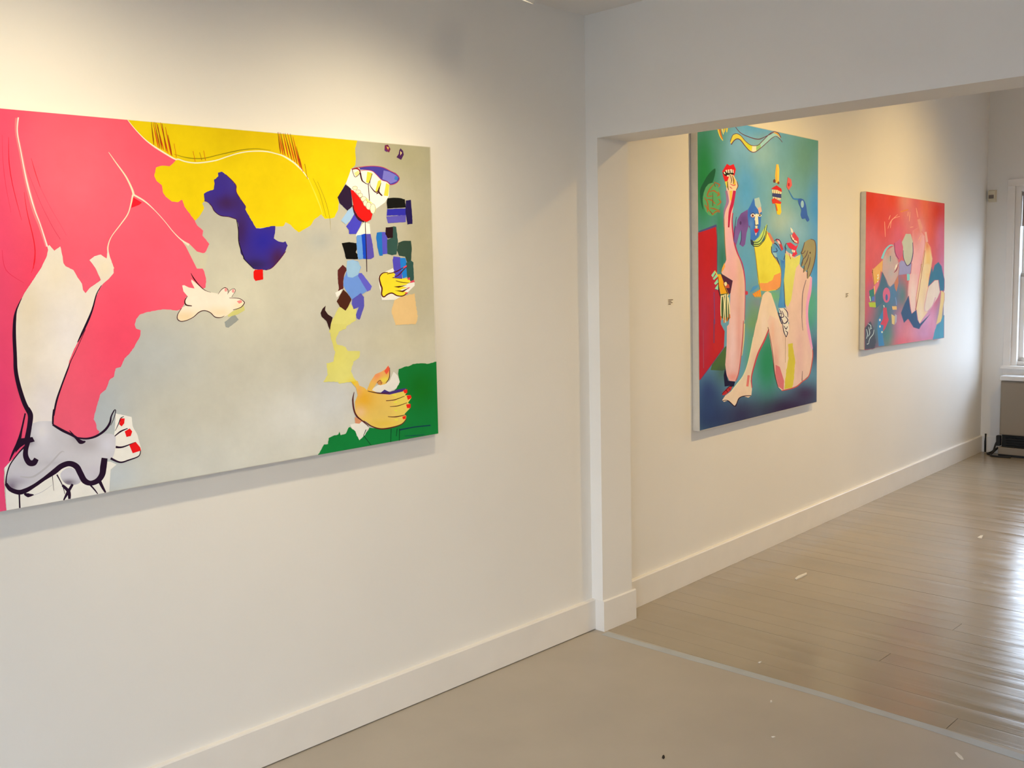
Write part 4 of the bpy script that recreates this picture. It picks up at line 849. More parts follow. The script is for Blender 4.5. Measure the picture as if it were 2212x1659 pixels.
p.fill(a((680, 1070), (830, 1090), (812, 1200), (792, 1330), (772, 1450), (782, 1659)) + b((770, 150), (790, 350), (830, 560), (890, 720), (940, 880), (960, 1050), (966, 1300), (950, 1659)) + c((900, 0), (890, 250), (862, 550), (832, 770), (785, 890), (700, 880), (660, 800), (640, 650), (660, 400), (665, 100)) + b((722, 1659), (740, 1300), (742, 1200), (777, 1010), (620, 912), (608, 882), (660, 760), (682, 700), (662, 500), (650, 250), (642, 0)) + a((650, 1480), (690, 1300), (690, 1150)),
       (232, 178, 154), blobs=[(1578, 520, 12, 60, (234, 170, 166), .9), (1584, 590, 14, 30, (232, 166, 150), .8), (1600, 600, 8, 60, (222, 174, 130), .8), (1582, 740, 8, 60, (240, 196, 176), .8), (1596, 720, 5, 70, (222, 150, 130), .7), (1583, 815, 12, 10, (232, 136, 112), .8)], step=4)
p.fill(a((730, 1090), (777, 1090), (762, 1280), (735, 1252)), (228, 180, 66))
p.stroke(a((806, 1120), (775, 1300), (735, 1450), (718, 1659)) + b((720, 180),), (6, 7, 4, 1.4), (192, 36, 68)); p.stroke(a((682, 1120), (702, 1280), (662, 1400), (648, 1500), (645, 1659)), (4, 6, 4, 2, 1), (156, 112, 140))
p.stroke(b((780, 0), (770, 150), (800, 420), (850, 600), (920, 760), (955, 950), (966, 1150), (955, 1600)), (2, 3, 3.4, 2.4, 2.4, 1.6, 1), (184, 54, 84)); p.stroke(b((650, 80), (660, 420), (680, 700)), (1, 1.6, 1), (150, 120, 60)); p.stroke(c((900, 20), (890, 250), (862, 550), (830, 770), (790, 880)), (1.4, 2, 2, 2), (198, 84, 74)); p.stroke(c((915, 60), (905, 300), (880, 520)), (2, 2.4, 1), (232, 196, 120))
p.fill(b((655, 740), (618, 830), (606, 895), (640, 850), (665, 800)), (238, 164, 66))
p.fill(b((598, 905), (778, 1012), (745, 1195), (722, 1215), (640, 1060)), (80, 36, 56)); p.fill(b((545, 918), (600, 915), (660, 1080), (722, 1222), (700, 1232), (600, 1222), (570, 1080)), (238, 164, 26)); p.fill(b((632, 1030), (722, 1070), (732, 1120), (690, 1122), (650, 1085)), (206, 84, 56)); p.ell(*b((672, 1060))[0], 3, 4.5, (242, 226, 150)); p.stroke(b((560, 950), (570, 1150), (600, 1270)), (1, 2.4, 1), (50, 26, 32)); p.stroke(b((640, 1060), (700, 1200)), (1, 2), (70, 34, 30))
for q in (((458, 930), (508, 860), (530, 880), (480, 965)), ((480, 985), (545, 890), (552, 950), (500, 1000)), ((500, 1050), (555, 980), (562, 1040), (520, 1075)), ((510, 1130), (560, 1060), (562, 1150))): p.fill(b(*q), (150, 212, 156))
p.stroke(b((510, 862), (548, 930)), (2, 2), (234, 200, 60))
p.fill(b((590, 1215), (702, 1200), (732, 1350), (742, 1560), (700, 1620), (600, 1560), (604, 1400)), (70, 92, 52))
for q in (((610, 1230), (600, 1400), (606, 1590)), ((640, 1230), (650, 1380), (640, 1600)), ((672, 1225), (665, 1370), (670, 1640)), ((700, 1215), (700, 1380), (705, 1560)), ((712, 1260), (728, 1400), (735, 1560)), ((600, 1250), (680, 1215))): p.stroke(b(*q), (2.6, 2.2, 1.6), (238, 218, 150))
for q in (((602, 1540), (605, 1600)), ((650, 1560), (648, 1640)), ((730, 1510), (735, 1570)), ((700, 1560), (690, 1620))): p.stroke(b(*q), (2, 2.6), (222, 120, 50))
p.fill(c((638, 700), (680, 878), (782, 890), (762, 962), (700, 952), (632, 962), (618, 800)), (32, 26, 48)); p.fill(c((600, 1050), (680, 968), (742, 958), (722, 1012), (640, 1080), (598, 1088)), (196, 42, 38)); p.stroke(c((590, 1075), (660, 1000), (700, 960), (745, 965)), (1, 1.6, 1), (40, 22, 32)); p.stroke(c((650, 1010), (680, 1050)), (1.4, 1), (60, 20, 26)); p.stroke(c((690, 985), (712, 1015)), (1.4, 1), (60, 20, 26))
p.motif('red_mouth')
p.fill(a((622, 830), (690, 718), (735, 745), (792, 722), (824, 800), (802, 900), (705, 978), (660, 982), (638, 920)), (218, 34, 38)); p.fill(a((625, 850), (690, 820), (785, 815), (795, 870), (720, 905), (660, 895)), (34, 38, 26))
for q in (((668, 812), (692, 808), (700, 850), (684, 850)), ((704, 806), (728, 802), (732, 855), (712, 858)), ((740, 800), (764, 798), (768, 850), (746, 855)), ((774, 805), (790, 808), (790, 860), (776, 850)), ((640, 842), (660, 840), (672, 872), (652, 870)), ((690, 890), (720, 880), (720, 910), (695, 910))): p.fill(a(*q), (244, 232, 206))
p.fill(a((735, 868), (790, 888), (832, 970), (852, 1050), (825, 1112), (720, 1122), (688, 1060), (702, 970)), (238, 198, 142))
p.fill(a((780, 900), (812, 960), (822, 1040), (790, 1030), (785, 960)), (228, 182, 54)); p.fill(a((660, 985), (700, 975), (712, 1060), (690, 1085)), (228, 200, 70))
for q, cc in ((((740, 880), (760, 960), (750, 1010)), (60, 36, 40)), (((770, 890), (790, 970), (785, 1020)), (80, 46, 44)), (((700, 980), (705, 1060), (715, 1110)), (70, 34, 40)), (((740, 1020), (790, 1040), (825, 1030)), (206, 36, 70)), (((840, 980), (855, 1050), (828, 1110)), (120, 50, 50)), (((730, 1060), (770, 1090)), (190, 70, 90))): p.stroke(a(*q), (1, 1.8, 1), cc)
p.motif('blue_face')
p.fill(a((1000, 1400), (900, 1460), (850, 1550), (830, 1659)) + b((812, 180), (795, 300), (790, 420), (832, 482), (870, 330), (902, 250), (905, 380), (878, 470), (930, 507), (962, 470), (985, 300), (1012, 200), (1042, 245), (1010, 40)), (118, 84, 138), blobs=[(1606, 475, 10, 12, (96, 64, 112), .8), (1590, 510, 8, 20, (128, 96, 150), .7)], step=4)
p.stroke(b((832, 60), (805, 250), (792, 420)), (1, 1.4, 1), (64, 54, 96)); p.stroke(b((905, 260), (905, 390), (885, 470)), (1, 1.4, 1), (64, 54, 96)); p.ell(*b((895, 150))[0], 2, 4, (80, 52, 92))
p.fill(a((1092, 1225), (1040, 1340), (1005, 1400), (1000, 1500), (1015, 1659)) + b((1030, 180), (1045, 300), (1040, 420), (1100, 430), (1165, 345), (1192, 200), (1205, 0)) + a((1215, 1500), (1205, 1380), (1150, 1340), (1112, 1300)), (60, 112, 176), blobs=[(1622, 460, 6, 14, (60, 92, 168), .8), (1622, 485, 5, 14, (96, 142, 196), .8)], step=4)
p.fill(a((1100, 1240), (1172, 1218), (1205, 1350), (1155, 1402), (1112, 1340)), (172, 190, 172)); p.fill(a((1152, 1380), (1198, 1358), (1212, 1430), (1170, 1462)), (238, 176, 138))
p.ell(*a((1080, 1490))[0], 5, 4.2, (242, 226, 196)); p.ell(*a((1180, 1485))[0], 4, 3.4, (238, 222, 190)); p.ell(*a((1076, 1490))[0], 2.2, 2.6, (120, 52, 40)); p.ell(*a((1182, 1486))[0], 2, 2.4, (100, 90, 50))
p.stroke(a((1045, 1470), (1080, 1450), (1110, 1475)), (1, 1.2), (60, 50, 60)); p.stroke(a((1155, 1472), (1180, 1460), (1205, 1480)), (1, 1), (90, 76, 50)); p.stroke(a((1052, 1505), (1080, 1518), (1110, 1500)), (.8, 1), (170, 90, 60))
p.fill(a((1118, 1465), (1152, 1465), (1162, 1620)) + b((1152, 172), (1108, 182), (1104, 100)), (238, 220, 168)); p.stroke(b((1110, 178), (1130, 190), (1150, 172)), (1, 1.6, 1), (36, 30, 34)); p.stroke(a((1108, 1560), (1112, 1640)), (1, 1.4), (40, 46, 70))
p.fill(b((1112, 190), (1150, 190), (1145, 235), (1118, 235)), (226, 206, 150)); p.fill(b((1093, 240), (1130, 232), (1172, 240), (1150, 292), (1112, 300)), (200, 34, 50)); p.fill(b((1110, 302), (1140, 298), (1122, 342)), (226, 184, 160))
p.motif('yellow_torso')
p.fill(b((1040, 400), (1100, 420), (1170, 360), (1240, 240), (1290, 160), (1275, 290), (1180, 480), (1090, 500), (1050, 470)), (186, 204, 96))
p.fill(b((1040, 395), (1075, 410), (1095, 440), (1085, 495), (1050, 470)), (52, 60, 76))
p.fill(b((1100, 500), (1180, 475), (1250, 400), (1282, 258), (1382, 400), (1352, 520), (1392, 640), (1472, 760), (1502, 880), (1482, 1100), (1422, 1152), (1300, 1172), (1200, 1162), (1160, 1050), (1140, 850), (1120, 680)), (228, 208, 62), blobs=[(1690, 560, 8, 14, (236, 218, 76), .6), (1650, 600, 12, 12, (222, 196, 50), .6)], step=5)
p.fill(b((1395, 930), (1492, 888), (1503, 1080), (1430, 1142), (1300, 1168), (1208, 1162), (1168, 1050), (1300, 1042), (1370, 1000)), (238, 150, 76), jag=.5)
p.stroke(b((1100, 510), (1125, 680), (1150, 900), (1190, 1160)), (1, 1.6, 1.2), (170, 140, 50)); p.stroke(b((1380, 640), (1470, 770), (1502, 900), (1485, 1100), (1420, 1152)), (1, 1.4, 1), (180, 110, 50))
for q in (((1085, 435), (1160, 432), (1222, 350), (1262, 200)), ((1088, 468), (1180, 460), (1252, 360), (1292, 180)), ((1078, 492), (1170, 492), (1262, 382), (1285, 270))): p.stroke(b(*q), (2, 1.4, 1), (32, 52, 44))
p.fill(b((1030, 1190), (1080, 1100), (1155, 1075), (1150, 1110), (1090, 1160)), (80, 144, 180)); p.ell(*b((985, 1195))[0], 3, 4.5, (200, 60, 70))
for i in range(4): p.stroke(b((1085 + i * 30, 1200 - i * 18), (1115 + i * 26, 1250)), (4, 4), (238, 132, 40)); p.stroke(b((1100 + i * 30, 1195 - i * 16), (1125 + i * 26, 1270)), (1, 1), (214, 190, 60))
p.motif('blue_arm')
p.fill(b((1490, 690), (1562, 660), (1566, 900), (1535, 1000), (1552, 1300), (1562, 1422), (1458, 1402), (1480, 1250), (1502, 1000), (1502, 800)), (76, 138, 192), blobs=[(1692, 560, 5, 8, (50, 90, 150), .8), (1690, 620, 3, 30, (104, 164, 208), .7)], step=4)
p.fill(b((1388, 470), (1462, 480), (1512, 572), (1545, 500), (1572, 480), (1585, 560), (1565, 662), (1540, 722), (1480, 690), (1430, 662), (1368, 600), (1358, 540), (1400, 530)), (94, 150, 192))
p.fill(b((1288, 290), (1332, 298), (1402, 430), (1382, 472), (1340, 400)), (208, 124, 84)); p.fill(b((1418, 400), (1472, 388), (1500, 440), (1535, 545), (1505, 565), (1470, 470)), (196, 66, 66)); p.fill(b((1440, 400), (1480, 420), (1490, 470), (1450, 450)), (228, 190, 170)); p.fill(b((1365, 590), (1430, 600), (1440, 660), (1390, 650)), (150, 186, 214))
for q in (((1355, 500), (1360, 590), (1420, 680)), ((1400, 420), (1440, 390), (1490, 430), (1500, 470)), ((1380, 580), (1440, 570), (1420, 520)), ((1540, 700), (1565, 600), (1555, 500)), ((1430, 660), (1475, 770)), ((1565, 660), (1560, 900), (1545, 1100), (1560, 1400)), ((1395, 450), (1430, 470), (1500, 570))): p.stroke(b(*q), (1.2, 1.8, 1), (52, 44, 84))
p.motif('seated_figure')
p.fill(b((1570, 560), (1620, 600), (1700, 660), (1790, 620), (1775, 760), (1790, 800), (1900, 900), (1952, 960), (1932, 1150), (1892, 1350), (1872, 1659)) + c((1812, 30), (1842, 250), (1890, 420), (1892, 560), (1842, 800), (1742, 890), (1640, 970), (1450, 1022), (1390, 962), (1342, 760), (1312, 500), (1282, 300), (1250, 150)) + b((1310, 1610), (1250, 1400), (1400, 1350), (1500, 1659), (1620, 1659), (1560, 1350), (1545, 1000), (1560, 800)),
       (230, 188, 152), blobs=[(1735, 620, 12, 60, (226, 180, 150), .8), (1752, 700, 8, 50, (232, 160, 168), .8), (1728, 760, 10, 60, (226, 172, 150), .7), (1700, 800, 8, 60, (238, 206, 156), .8), (1685, 800, 6, 40, (226, 170, 130), .6)], step=5)
p.fill(b((1560, 600), (1620, 640), (1700, 680), (1790, 622), (1772, 760), (1722, 820), (1692, 1000), (1650, 1300), (1600, 1402), (1560, 1352), (1542, 1000), (1560, 800)), (218, 208, 96), blobs=[(1705, 560, 10, 30, (222, 210, 100), .7), (1702, 640, 8, 30, (222, 208, 80), .7)], step=5)
p.fill(b((1222, 1228), (1265, 1180), (1300, 1170), (1350, 1200), (1402, 1350), (1480, 1600), (1505, 1659)) + c((1460, 20), (1400, 200), (1265, 180), (1250, 170), (1200, 290), (1112, 480), (1042, 700), (1002, 880), (1022, 1000), (1012, 1092), (970, 1122), (900, 1100), (832, 1132), (802, 1200), (770, 1242), (680, 1162), (620, 1182), (593, 1160), (640, 1090), (720, 1030), (800, 930), (900, 800), (970, 600), (1040, 250), (1090, 0)) + b((1130, 1659), (1160, 1500)),
       (234, 200, 154), blobs=[(1650, 700, 8, 40, (238, 206, 170), .7), (1630, 780, 6, 30, (228, 178, 140), .7), (1600, 850, 14, 12, (232, 192, 146), .6)], step=5)
p.fill(c((1240, 30), (1265, 100), (1290, 300), (1320, 500), (1352, 780), (1400, 975), (1465, 1010), (1500, 780), (1490, 500), (1440, 180), (1400, 0), (1280, -60)), (234, 194, 156), blobs=[(1676, 780, 6, 40, (226, 150, 120), .7), (1668, 720, 5, 30, (230, 160, 120), .6)], step=5)
p.fill(c((1360, 650), (1420, 680), (1482, 880), (1475, 1012), (1400, 962), (1358, 800)), (216, 112, 104)); p.fill(c((1540, 350), (1602, 338), (1642, 600), (1622, 850), (1602, 980), (1485, 1002), (1510, 750), (1545, 550)), (212, 188, 56), jag=.6)
p.stroke(c((1262, 140), (1200, 300), (1112, 480), (1055, 660), (1015, 830), (1022, 980)), (2, 3.4, 3.4, 3, 2.4, 1.6), (196, 70, 72)); p.stroke(c((1040, 250), (970, 600), (900, 800), (800, 935), (720, 1035)), (1, 1.6, 2, 2, 1.4), (232, 222, 158)); p.stroke(c((975, 800), (955, 960)), (5, 5), (226, 118, 96)); p.stroke(c((1250, 110), (1290, 300), (1320, 500), (1350, 780), (1400, 980)), (1.4, 1, 1.6, 1), (120, 60, 56))
p.stroke(b((1950, 960), (1932, 1150), (1890, 1380)) + c((1815, 30), (1852, 260), (1885, 420)), (3, 7, 5, 6, 3), (232, 156, 172)); p.stroke(c((1892, 440), (1890, 560), (1842, 800), (1742, 892), (1640, 972), (1450, 1022)), (1.4, 2, 2, 2.4, 2), (202, 84, 66)); p.stroke(b((1872, 1000), (1822, 1200), (1810, 1500)) + c((1738, 0), (1752, 160)), (1, 1.4, 1.2, .8), (76, 66, 76)); p.stroke(c((1745, 740), (1738, 880)), (.8, 1.4), (80, 60, 56)); p.stroke(c((1500, 180), (1500, 620)), (.8, .6), (150, 110, 70))
p.stroke(c((600, 1165), (680, 1165), (775, 1245), (805, 1200), (835, 1132), (900, 1100), (1010, 1092)), (1.4, 1.6, 2, 1.6), (58, 24, 34))
p.motif('bony_hand')
p.fill(b((1460, 1425), (1562, 1415), (1602, 1500), (1612, 1620), (1592, 1659)) + c((1540, 40), (1552, 130), (1520, 252), (1480, 180), (1440, 0)), (236, 216, 206))
for q in (((1470, 1430), (1500, 1500), (1460, 1500)), ((1540, 1420), (1590, 1480), (1600, 1560)), ((1510, 1460), (1540, 1540), (1500, 1560), (1510, 1500)), ((1560, 1540), (1600, 1600), (1570, 1650)), ((1480, 1540), (1520, 1620), (1510, 1659)), ((1450, 1480), (1490, 1600), (1510, 1659))): p.stroke(b(*q), (1.2, 2, 1.2), (62, 44, 74))
for q in (((1450, 30), (1490, 60), (1530, 20)), ((1480, 90), (1510, 140), (1530, 100)), ((1500, 160), (1530, 190), (1515, 250)), ((1460, 60), (1480, 180), (1515, 255))): p.stroke(c(*q), (1.2, 2, 1.2), (52, 34, 56))
p.motif('open_jaws')
p.fill(b((1690, 278), (1762, 380), (1762, 462), (1700, 445), (1660, 330)), (218, 70, 74)); p.fill(b((1578, 450), (1640, 440), (1720, 500), (1755, 465), (1722, 560), (1742, 612), (1690, 655), (1660, 640), (1690, 560), (1620, 522)), (222, 54, 70))
for q in (((1638, 215), (1672, 250), (1682, 300), (1650, 292)), ((1636, 318), (1666, 340), (1662, 385), (1640, 360)), ((1662, 362), (1690, 380), (1692, 412), (1668, 400)), ((1690, 400), (1716, 412), (1716, 436), (1696, 432)), ((1720, 412), (1742, 430), (1736, 445), (1720, 440)), ((1655, 548), (1680, 550), (1680, 590), (1660, 582)), ((1682, 555), (1710, 560), (1704, 590), (1686, 590)), ((1630, 600), (1664, 620), (1654, 660), (1626, 650))): p.fill(b(*q), (246, 234, 210))
p.stroke(b((1578, 450), (1560, 500), (1580, 545)), (1, 2, 1), (60, 80, 70)); p.stroke(b((1635, 320), (1660, 390), (1700, 440)), (1, 1.4), (92, 40, 44)); p.stroke(b((1622, 610), (1640, 690)), (1, 1.4), (190, 80, 60))
p.motif('olive_hand')
p.fill(b((1850, 440), (1940, 388), (2002, 420), (2017, 540), (2002, 720), (1952, 880), (1920, 952), (1890, 982), (1890, 850), (1830, 892), (1850, 780), (1800, 802), (1832, 680), (1798, 600), (1820, 548)), (158, 142, 92), smooth=2)
for q in (((1940, 390), (2000, 420), (2017, 540), (1998, 720), (1950, 880), (1918, 950)), ((1830, 690), (1870, 640), (1900, 560)), ((1850, 780), (1890, 700), (1910, 620)), ((1890, 850), (1920, 760), (1935, 660)), ((1850, 440), (1820, 550), (1800, 600), (1832, 600), (1860, 560)), ((1830, 680), (1800, 800)), ((1850, 785), (1830, 890)), ((1890, 860), (1890, 980))): p.stroke(b(*q), (1.2, 2, 1.2), (104, 78, 70))
p.ell(*b((1932, 595))[0], 1.2, 2.2, (70, 52, 46))
p.motif('nose_and_lips')
p.fill(a((1425, 728), (1457, 723), (1472, 800), (1466, 1000), (1420, 1005), (1408, 900)), (238, 190, 70)); p.stroke(a((1430, 735), (1428, 980)), (1, 1.6), (226, 138, 60)); p.ell(*a((1398, 975))[0], 2.6, 4, (104, 60, 50)); p.ell(*a((1458, 1003))[0], 2.4, 3, (140, 70, 40))
p.fill(a((1348, 1090), (1430, 1038), (1502, 1090), (1512, 1140), (1440, 1110)), (208, 44, 38)); p.fill(a((1360, 1105), (1440, 1108), (1505, 1140), (1500, 1172), (1368, 1162)), (230, 206, 150)); p.fill(a((1368, 1155), (1500, 1168), (1502, 1232), (1368, 1205)), (66, 66, 104)); p.fill(a((1370, 1208), (1500, 1232), (1482, 1262), (1380, 1242)), (226, 198, 150)); p.fill(a((1358, 1250), (1400, 1230), (1502, 1290), (1490, 1332), (1440, 1312), (1370, 1312)), (212, 58, 38)); p.fill(a((1408, 1308), (1492, 1318), (1502, 1440), (1480, 1482), (1440, 1472), (1428, 1400)), (240, 190, 40)); p.stroke(a((1420, 1320), (1440, 1420)), (2, 3), (214, 96, 36))
for q in (((1390, 1110), (1385, 1160)), ((1420, 1110), (1415, 1162)), ((1450, 1118), (1445, 1166)), ((1478, 1130), (1474, 1168)), ((1400, 1215), (1398, 1245)), ((1440, 1220), (1436, 1250))): p.stroke(a(*q), (.8, .8), (92, 60, 50))
p.motif('flower_and_bird')
p.fill(a((1600, 918), (1650, 950), (1662, 1040), (1610, 1112), (1578, 1060)), (220, 96, 84)); p.ell(*a((1612, 1030))[0], 1.8, 4, (188, 40, 44)); p.stroke(a((1610, 1110), (1670, 1220), (1700, 1242), (1775, 1250)), (1, 2.4, 3, 4), (66, 124, 170))
p.fill(a((1758, 1240), (1832, 1250), (1872, 1340), (1892, 1480), (1922, 1552), (1890, 1582), (1860, 1532), (1820, 1542), (1790, 1480), (1802, 1400), (1760, 1310)), (62, 98, 158), smooth=2); p.ell(*a((1815, 1320))[0], 3.4, 8, (156, 188, 214))
p.flush()

# ================================================================== painting 3: red and pink canvas
a = crop(1840, 390, 8.295); b = crop(1840, 570, 8.295)
p = Painter('figure_painting', FO, FN, [(1870.7, 412.9), (2040.7, 438.8), (2038.3, 729.7), (1867, 755.6)], 0.034, (0.97, 0.84, 0.64),
            'smaller unframed red and pink canvas of folded legs beside the far window')
p.ground((212, 98, 104), [
    (1880, 440, 40, 60, (216, 62, 40), 1), (1930, 430, 30, 40, (216, 70, 44), .9), (2025, 460, 24, 36, (214, 56, 32), 1), (1955, 435, 14, 30, (220, 140, 116), .9), (1965, 480, 14, 40, (216, 128, 124), .8), (1905, 480, 24, 40, (212, 66, 54), .8), (1998, 450, 14, 60, (228, 108, 72), .9), (2010, 500, 12, 40, (226, 92, 66), .8), (1990, 510, 10, 40, (226, 150, 142), .9),
    (1940, 510, 14, 24, (210, 96, 112), .8), (2034, 510, 10, 40, (212, 112, 134), .9), (1882, 540, 20, 50, (212, 96, 100), .9), (1877, 590, 12, 30, (222, 92, 96), .9), (2036, 580, 8, 40, (204, 130, 158), .9), (1882, 640, 12, 30, (186, 96, 128), .9), (1876, 690, 8, 30, (196, 100, 120), .8),
    (1910, 660, 20, 60, (72, 118, 140), .95), (1930, 640, 16, 60, (76, 128, 168), .9), (1950, 640, 12, 40, (74, 132, 128), .9), (1900, 720, 26, 40, (74, 122, 138), .95), (1920, 730, 14, 40, (84, 148, 122), .8), (1880, 735, 14, 26, (80, 84, 96), .95), (1945, 700, 14, 30, (198, 128, 158), .9), (1965, 720, 24, 30, (222, 138, 146), .95), (1950, 742, 20, 12, (222, 110, 120), .8), (2000, 690, 26, 40, (206, 158, 190), .95), (1996, 720, 22, 20, (206, 150, 180), .8), (2016, 700, 14, 26, (226, 152, 172), .8), (2034, 690, 10, 40, (92, 152, 168), .9), (1908, 690, 22, 50, (74, 122, 134), .85), (1930, 625, 14, 30, (78, 126, 160), .7)], 40, 60)
p.motif('folded_legs')
p.fill(a((1100, 900), (1200, 850), (1290, 1000), (1312, 1250), (1262, 1659), (1060, 1659), (1080, 1500), (1112, 1300)) + b((1262, 0), (1232, 300), (1182, 600), (1132, 830), (1070, 892), (1020, 780), (1018, 500), (1048, 150), (1060, 20)), (232, 172, 168), blobs=[(1972, 640, 10, 50, (238, 210, 192), .95), (1988, 600, 4, 60, (230, 150, 160), .7), (1978, 500, 12, 34, (220, 130, 126), .95), (1985, 492, 14, 14, (222, 124, 112), .95)], step=5, soft=3)
p.fill(a((1310, 1260), (1332, 1080), (1400, 1200), (1432, 1400), (1402, 1659), (1250, 1659)) + b((1250, 20), (1412, 20), (1422, 200), (1362, 450), (1312, 700), (1302, 830), (1352, 850), (1202, 1072), (1160, 900), (1168, 600), (1222, 250)), (238, 210, 160), blobs=[(2005, 560, 6, 50, (234, 184, 96), .9), (1988, 680, 6, 30, (238, 214, 186), .8), (2000, 660, 5, 40, (230, 190, 170), .7), (2003, 528, 10, 14, (228, 120, 80), .9)], step=5, soft=2.5)
p.fill(b((1470, 288), (1560, 300), (1572, 500), (1480, 682), (1352, 842), (1308, 800), (1340, 600), (1380, 420)), (232, 210, 186), smooth=2, soft=1.6)
p.stroke(a((1310, 1250), (1290, 1400), (1262, 1600)) + b((1232, 300), (1185, 600), (1140, 830)), (.8, 1.2, 1, 1.6), (170, 84, 84))
p.fill(a((1450, 1659), (1490, 1520), (1550, 1468), (1602, 1540), (1622, 1659)) + b((1622, 150), (1662, 320), (1645, 472), (1590, 482), (1562, 282), (1480, 282), (1370, 402), (1400, 250), (1440, 60)), (62, 118, 138), soft=2.2)
p.fill(b((1010, 578), (1040, 800), (1070, 902), (1150, 830), (1170, 1000), (1222, 1082), (1400, 900), (1235, 1102), (1205, 1162), (1110, 1132), (1030, 1000), (1000, 980), (940, 1052), (888, 880), (960, 700)), (62, 92, 126), soft=2)
p.fill(b((1608, 480), (1667, 540), (1622, 800), (1602, 1022), (1518, 1082), (1560, 900), (1590, 700)), (234, 200, 132), soft=1.6); p.fill(b((1520, 1100), (1600, 1050), (1660, 880), (1660, 1340), (1450, 1360)), (88, 152, 166), jag=.4, soft=1.5); p.stroke(b((1500, 600), (1440, 760), (1300, 950)), (2, 2, 1), (216, 160, 170))
p.motif('profile_head')
p.fill(a((890, 1440), (1062, 1490), (1042, 1659)) + b((1042, 165), (850, 192), (835, 0)), (154, 150, 186), soft=2.5)
p.fill(a((900, 1108), (970, 958), (1050, 960), (1092, 1100), (1097, 1300), (1062, 1462), (1000, 1522), (940, 1442), (913, 1280)), (190, 190, 166), soft=1); p.stroke(a((920, 1250), (925, 1380), (965, 1490), (1000, 1525), (1060, 1465), (1095, 1300), (1090, 1110)), (1, 1.4, 1.8, 1.8, 1.2), (80, 70, 112))
p.fill(a((556, 1440), (640, 1250), (742, 1178), (802, 1400), (832, 1500), (800, 1600)) + b((832, 50), (820, 200), (750, 342), (690, 402), (600, 300), (548, 150)), (196, 166, 160), blobs=[(1922, 560, 6, 10, (172, 176, 160), .8), (1925, 590, 6, 10, (172, 172, 170), .7), (1918, 545, 6, 10, (206, 132, 112), .7)], step=4, soft=2.5)
p.fill(a((768, 1130), (872, 1048), (902, 1200), (892, 1350), (842, 1412), (800, 1352)), (204, 100, 130), soft=2); p.stroke(a((765, 1120), (775, 1290), (840, 1410)), (1, 1.6, 1), (120, 66, 98)); p.stroke(a((540, 1402), (600, 1250), (680, 1165), (745, 1160)), (5, 4, 3, 1.4), (134, 200, 214)); p.stroke(a((690, 1350), (690, 1450)), (1.6, 1), (100, 104, 124))
for q in (((765, 1590), (790, 1500), (800, 1530), (778, 1600)), ((790, 1530), (815, 1480), (815, 1540), (796, 1570))): p.fill(a(*q), (240, 226, 196))
p.stroke(a((830, 1500), (800, 1600), (755, 1650)), (1, 2.2, 1), (150, 60, 76))
p.fill(a((378, 1600), (552, 1430), (532, 1659)) + b((512, 100), (490, 282), (402, 382), (368, 150), (376, 80)), (228, 170, 98), blobs=[(1895, 605, 6, 10, (222, 176, 60), .8)], step=4, soft=1.6); p.stroke(a((375, 1600), (365, 1659)) + b((372, 150), (400, 380)), (1.4, 1, .8), (120, 72, 60)); p.fill(b((402, 398), (480, 300), (492, 540), (440, 622), (408, 560)), (224, 126, 136), soft=1.6); p.stroke(b((400, 400), (412, 560)), (1.6, 1.2), (238, 206, 90))
for q in (((455, 200), (480, 180), (470, 240)), ((450, 250), (485, 235), (465, 290)), ((450, 310), (478, 300), (460, 335))): p.fill(b(*q), (240, 226, 206))
p.fill(b((760, 340), (830, 200), (835, 340), (800, 500), (770, 430)), (196, 126, 100)); p.fill(b((985, 180), (1035, 180), (1035, 290), (990, 300)), (134, 206, 214))
p.motif('small_creatures')
p.fill(b((552, 150), (600, 300), (640, 420), (600, 560), (540, 700), (430, 800), (430, 560), (500, 400)), (80, 112, 132), soft=3); p.ell(*b((620, 560))[0], 8, 16.5, (208, 106, 136)); p.ell(*b((622, 600))[0], 2.6, 7, (84, 104, 152)); p.stroke(b((570, 740), (580, 780)), (2, 2), (226, 210, 200))
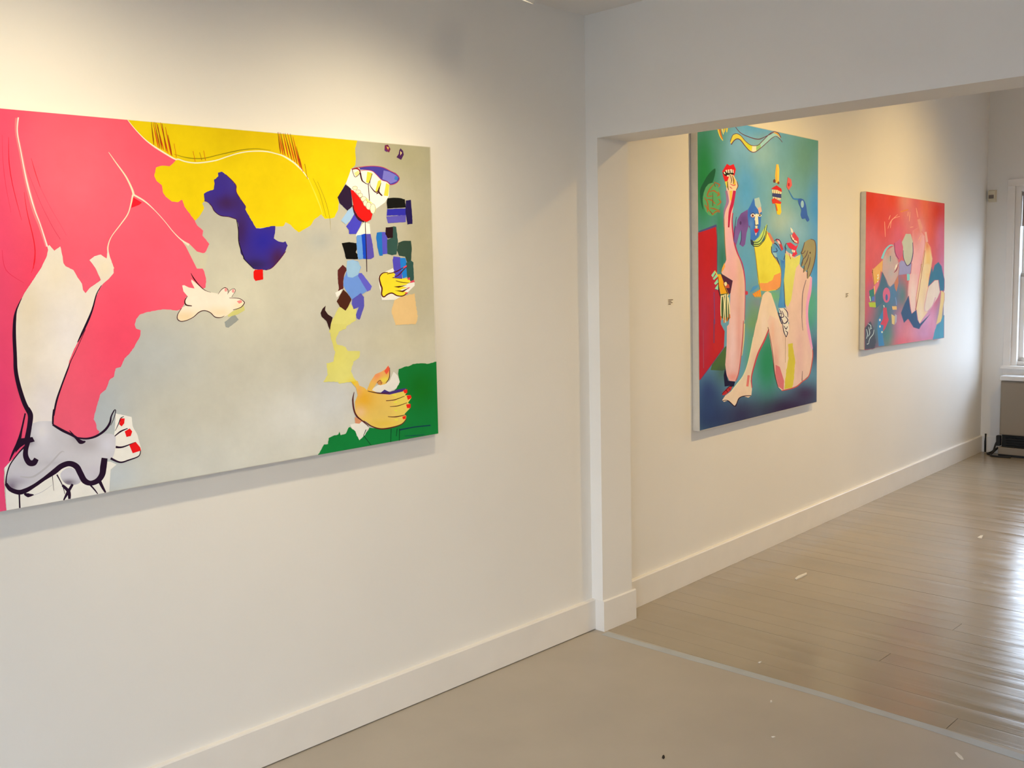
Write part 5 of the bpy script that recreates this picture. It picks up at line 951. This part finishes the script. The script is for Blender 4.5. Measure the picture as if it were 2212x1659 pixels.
p.fill(b((480, 1000), (560, 830), (582, 1000), (540, 1250), (572, 1460), (490, 1472), (468, 1150)), (72, 134, 178), soft=2.5); p.fill(b((560, 788), (620, 780), (642, 940), (662, 1000), (600, 1150), (560, 1212), (570, 1100), (508, 1082), (560, 980)), (204, 80, 98)); p.ell(*b((502, 1005))[0], 1.8, 2.6, (230, 214, 226)); p.ell(*b((503, 1122))[0], 1.8, 2.6, (226, 220, 226)); p.ell(*b((540, 1222))[0], 1.8, 2.2, (212, 220, 226))
p.fill(b((718, 760), (802, 758), (806, 820), (730, 822)), (228, 186, 120)); p.fill(b((708, 900), (772, 940), (762, 1092), (718, 1072)), (218, 192, 130)); p.fill(b((772, 900), (806, 920), (800, 1040), (772, 1090)), (176, 172, 180)); p.stroke(b((780, 600), (795, 680), (800, 740)), (2, 2), (120, 150, 190))
p.fill(b((310, 480), (392, 440), (402, 560), (405, 640), (330, 690)), (66, 128, 116)); p.fill(b((360, 590), (405, 580), (405, 665), (355, 660)), (92, 120, 190)); p.fill(b((298, 690), (422, 688), (432, 780), (318, 772)), (178, 194, 70)); p.stroke(b((320, 580), (335, 670)), (2, 1.6), (206, 226, 190))
p.fill(b((245, 1150), (330, 1040), (392, 1200), (422, 1400), (400, 1500), (240, 1530)), (80, 86, 98), jag=.4, soft=2.5)
for q in (((290, 1070), (340, 1110), (330, 1180)), ((260, 1170), (280, 1260), (260, 1340)), ((300, 1130), (320, 1240), (290, 1300)), ((395, 1180), (380, 1260), (320, 1340), (300, 1430)), ((265, 1440), (300, 1430)), ((330, 1160), (360, 1150))): p.stroke(b(*q), (1, 1.6, 1), (196, 208, 214))
for q in (((585, 735), (600, 1010)), ((645, 860), (700, 730), (820, 608)), ((690, 850), (720, 700), (860, 640)), ((1150, 490), (1165, 560), (1182, 660)), ((1040, 560), (1030, 730)), ((660, 700), (690, 620)), ((1190, 1070), (1240, 980)), ((1220, 1110), (1250, 1020)), ((1040, 840), (1100, 830)), ((1010, 560), (1000, 640))): p.motif('scratch_mark'); p.stroke(a(*q), (.8, 1.4, .8), (242, 170, 132))
p.motif('scratch_mark'); p.stroke(a((870, 560), (1010, 520)), (3, 2), (220, 130, 72)); p.motif('pale_smear'); p.fill(a((1180, 700), (1210, 690), (1260, 850), (1240, 960)), (226, 150, 128), soft=2); p.motif('pale_smear'); p.stroke(a((1320, 920), (1345, 1100)), (4, 5), (232, 170, 150))
p.flush()
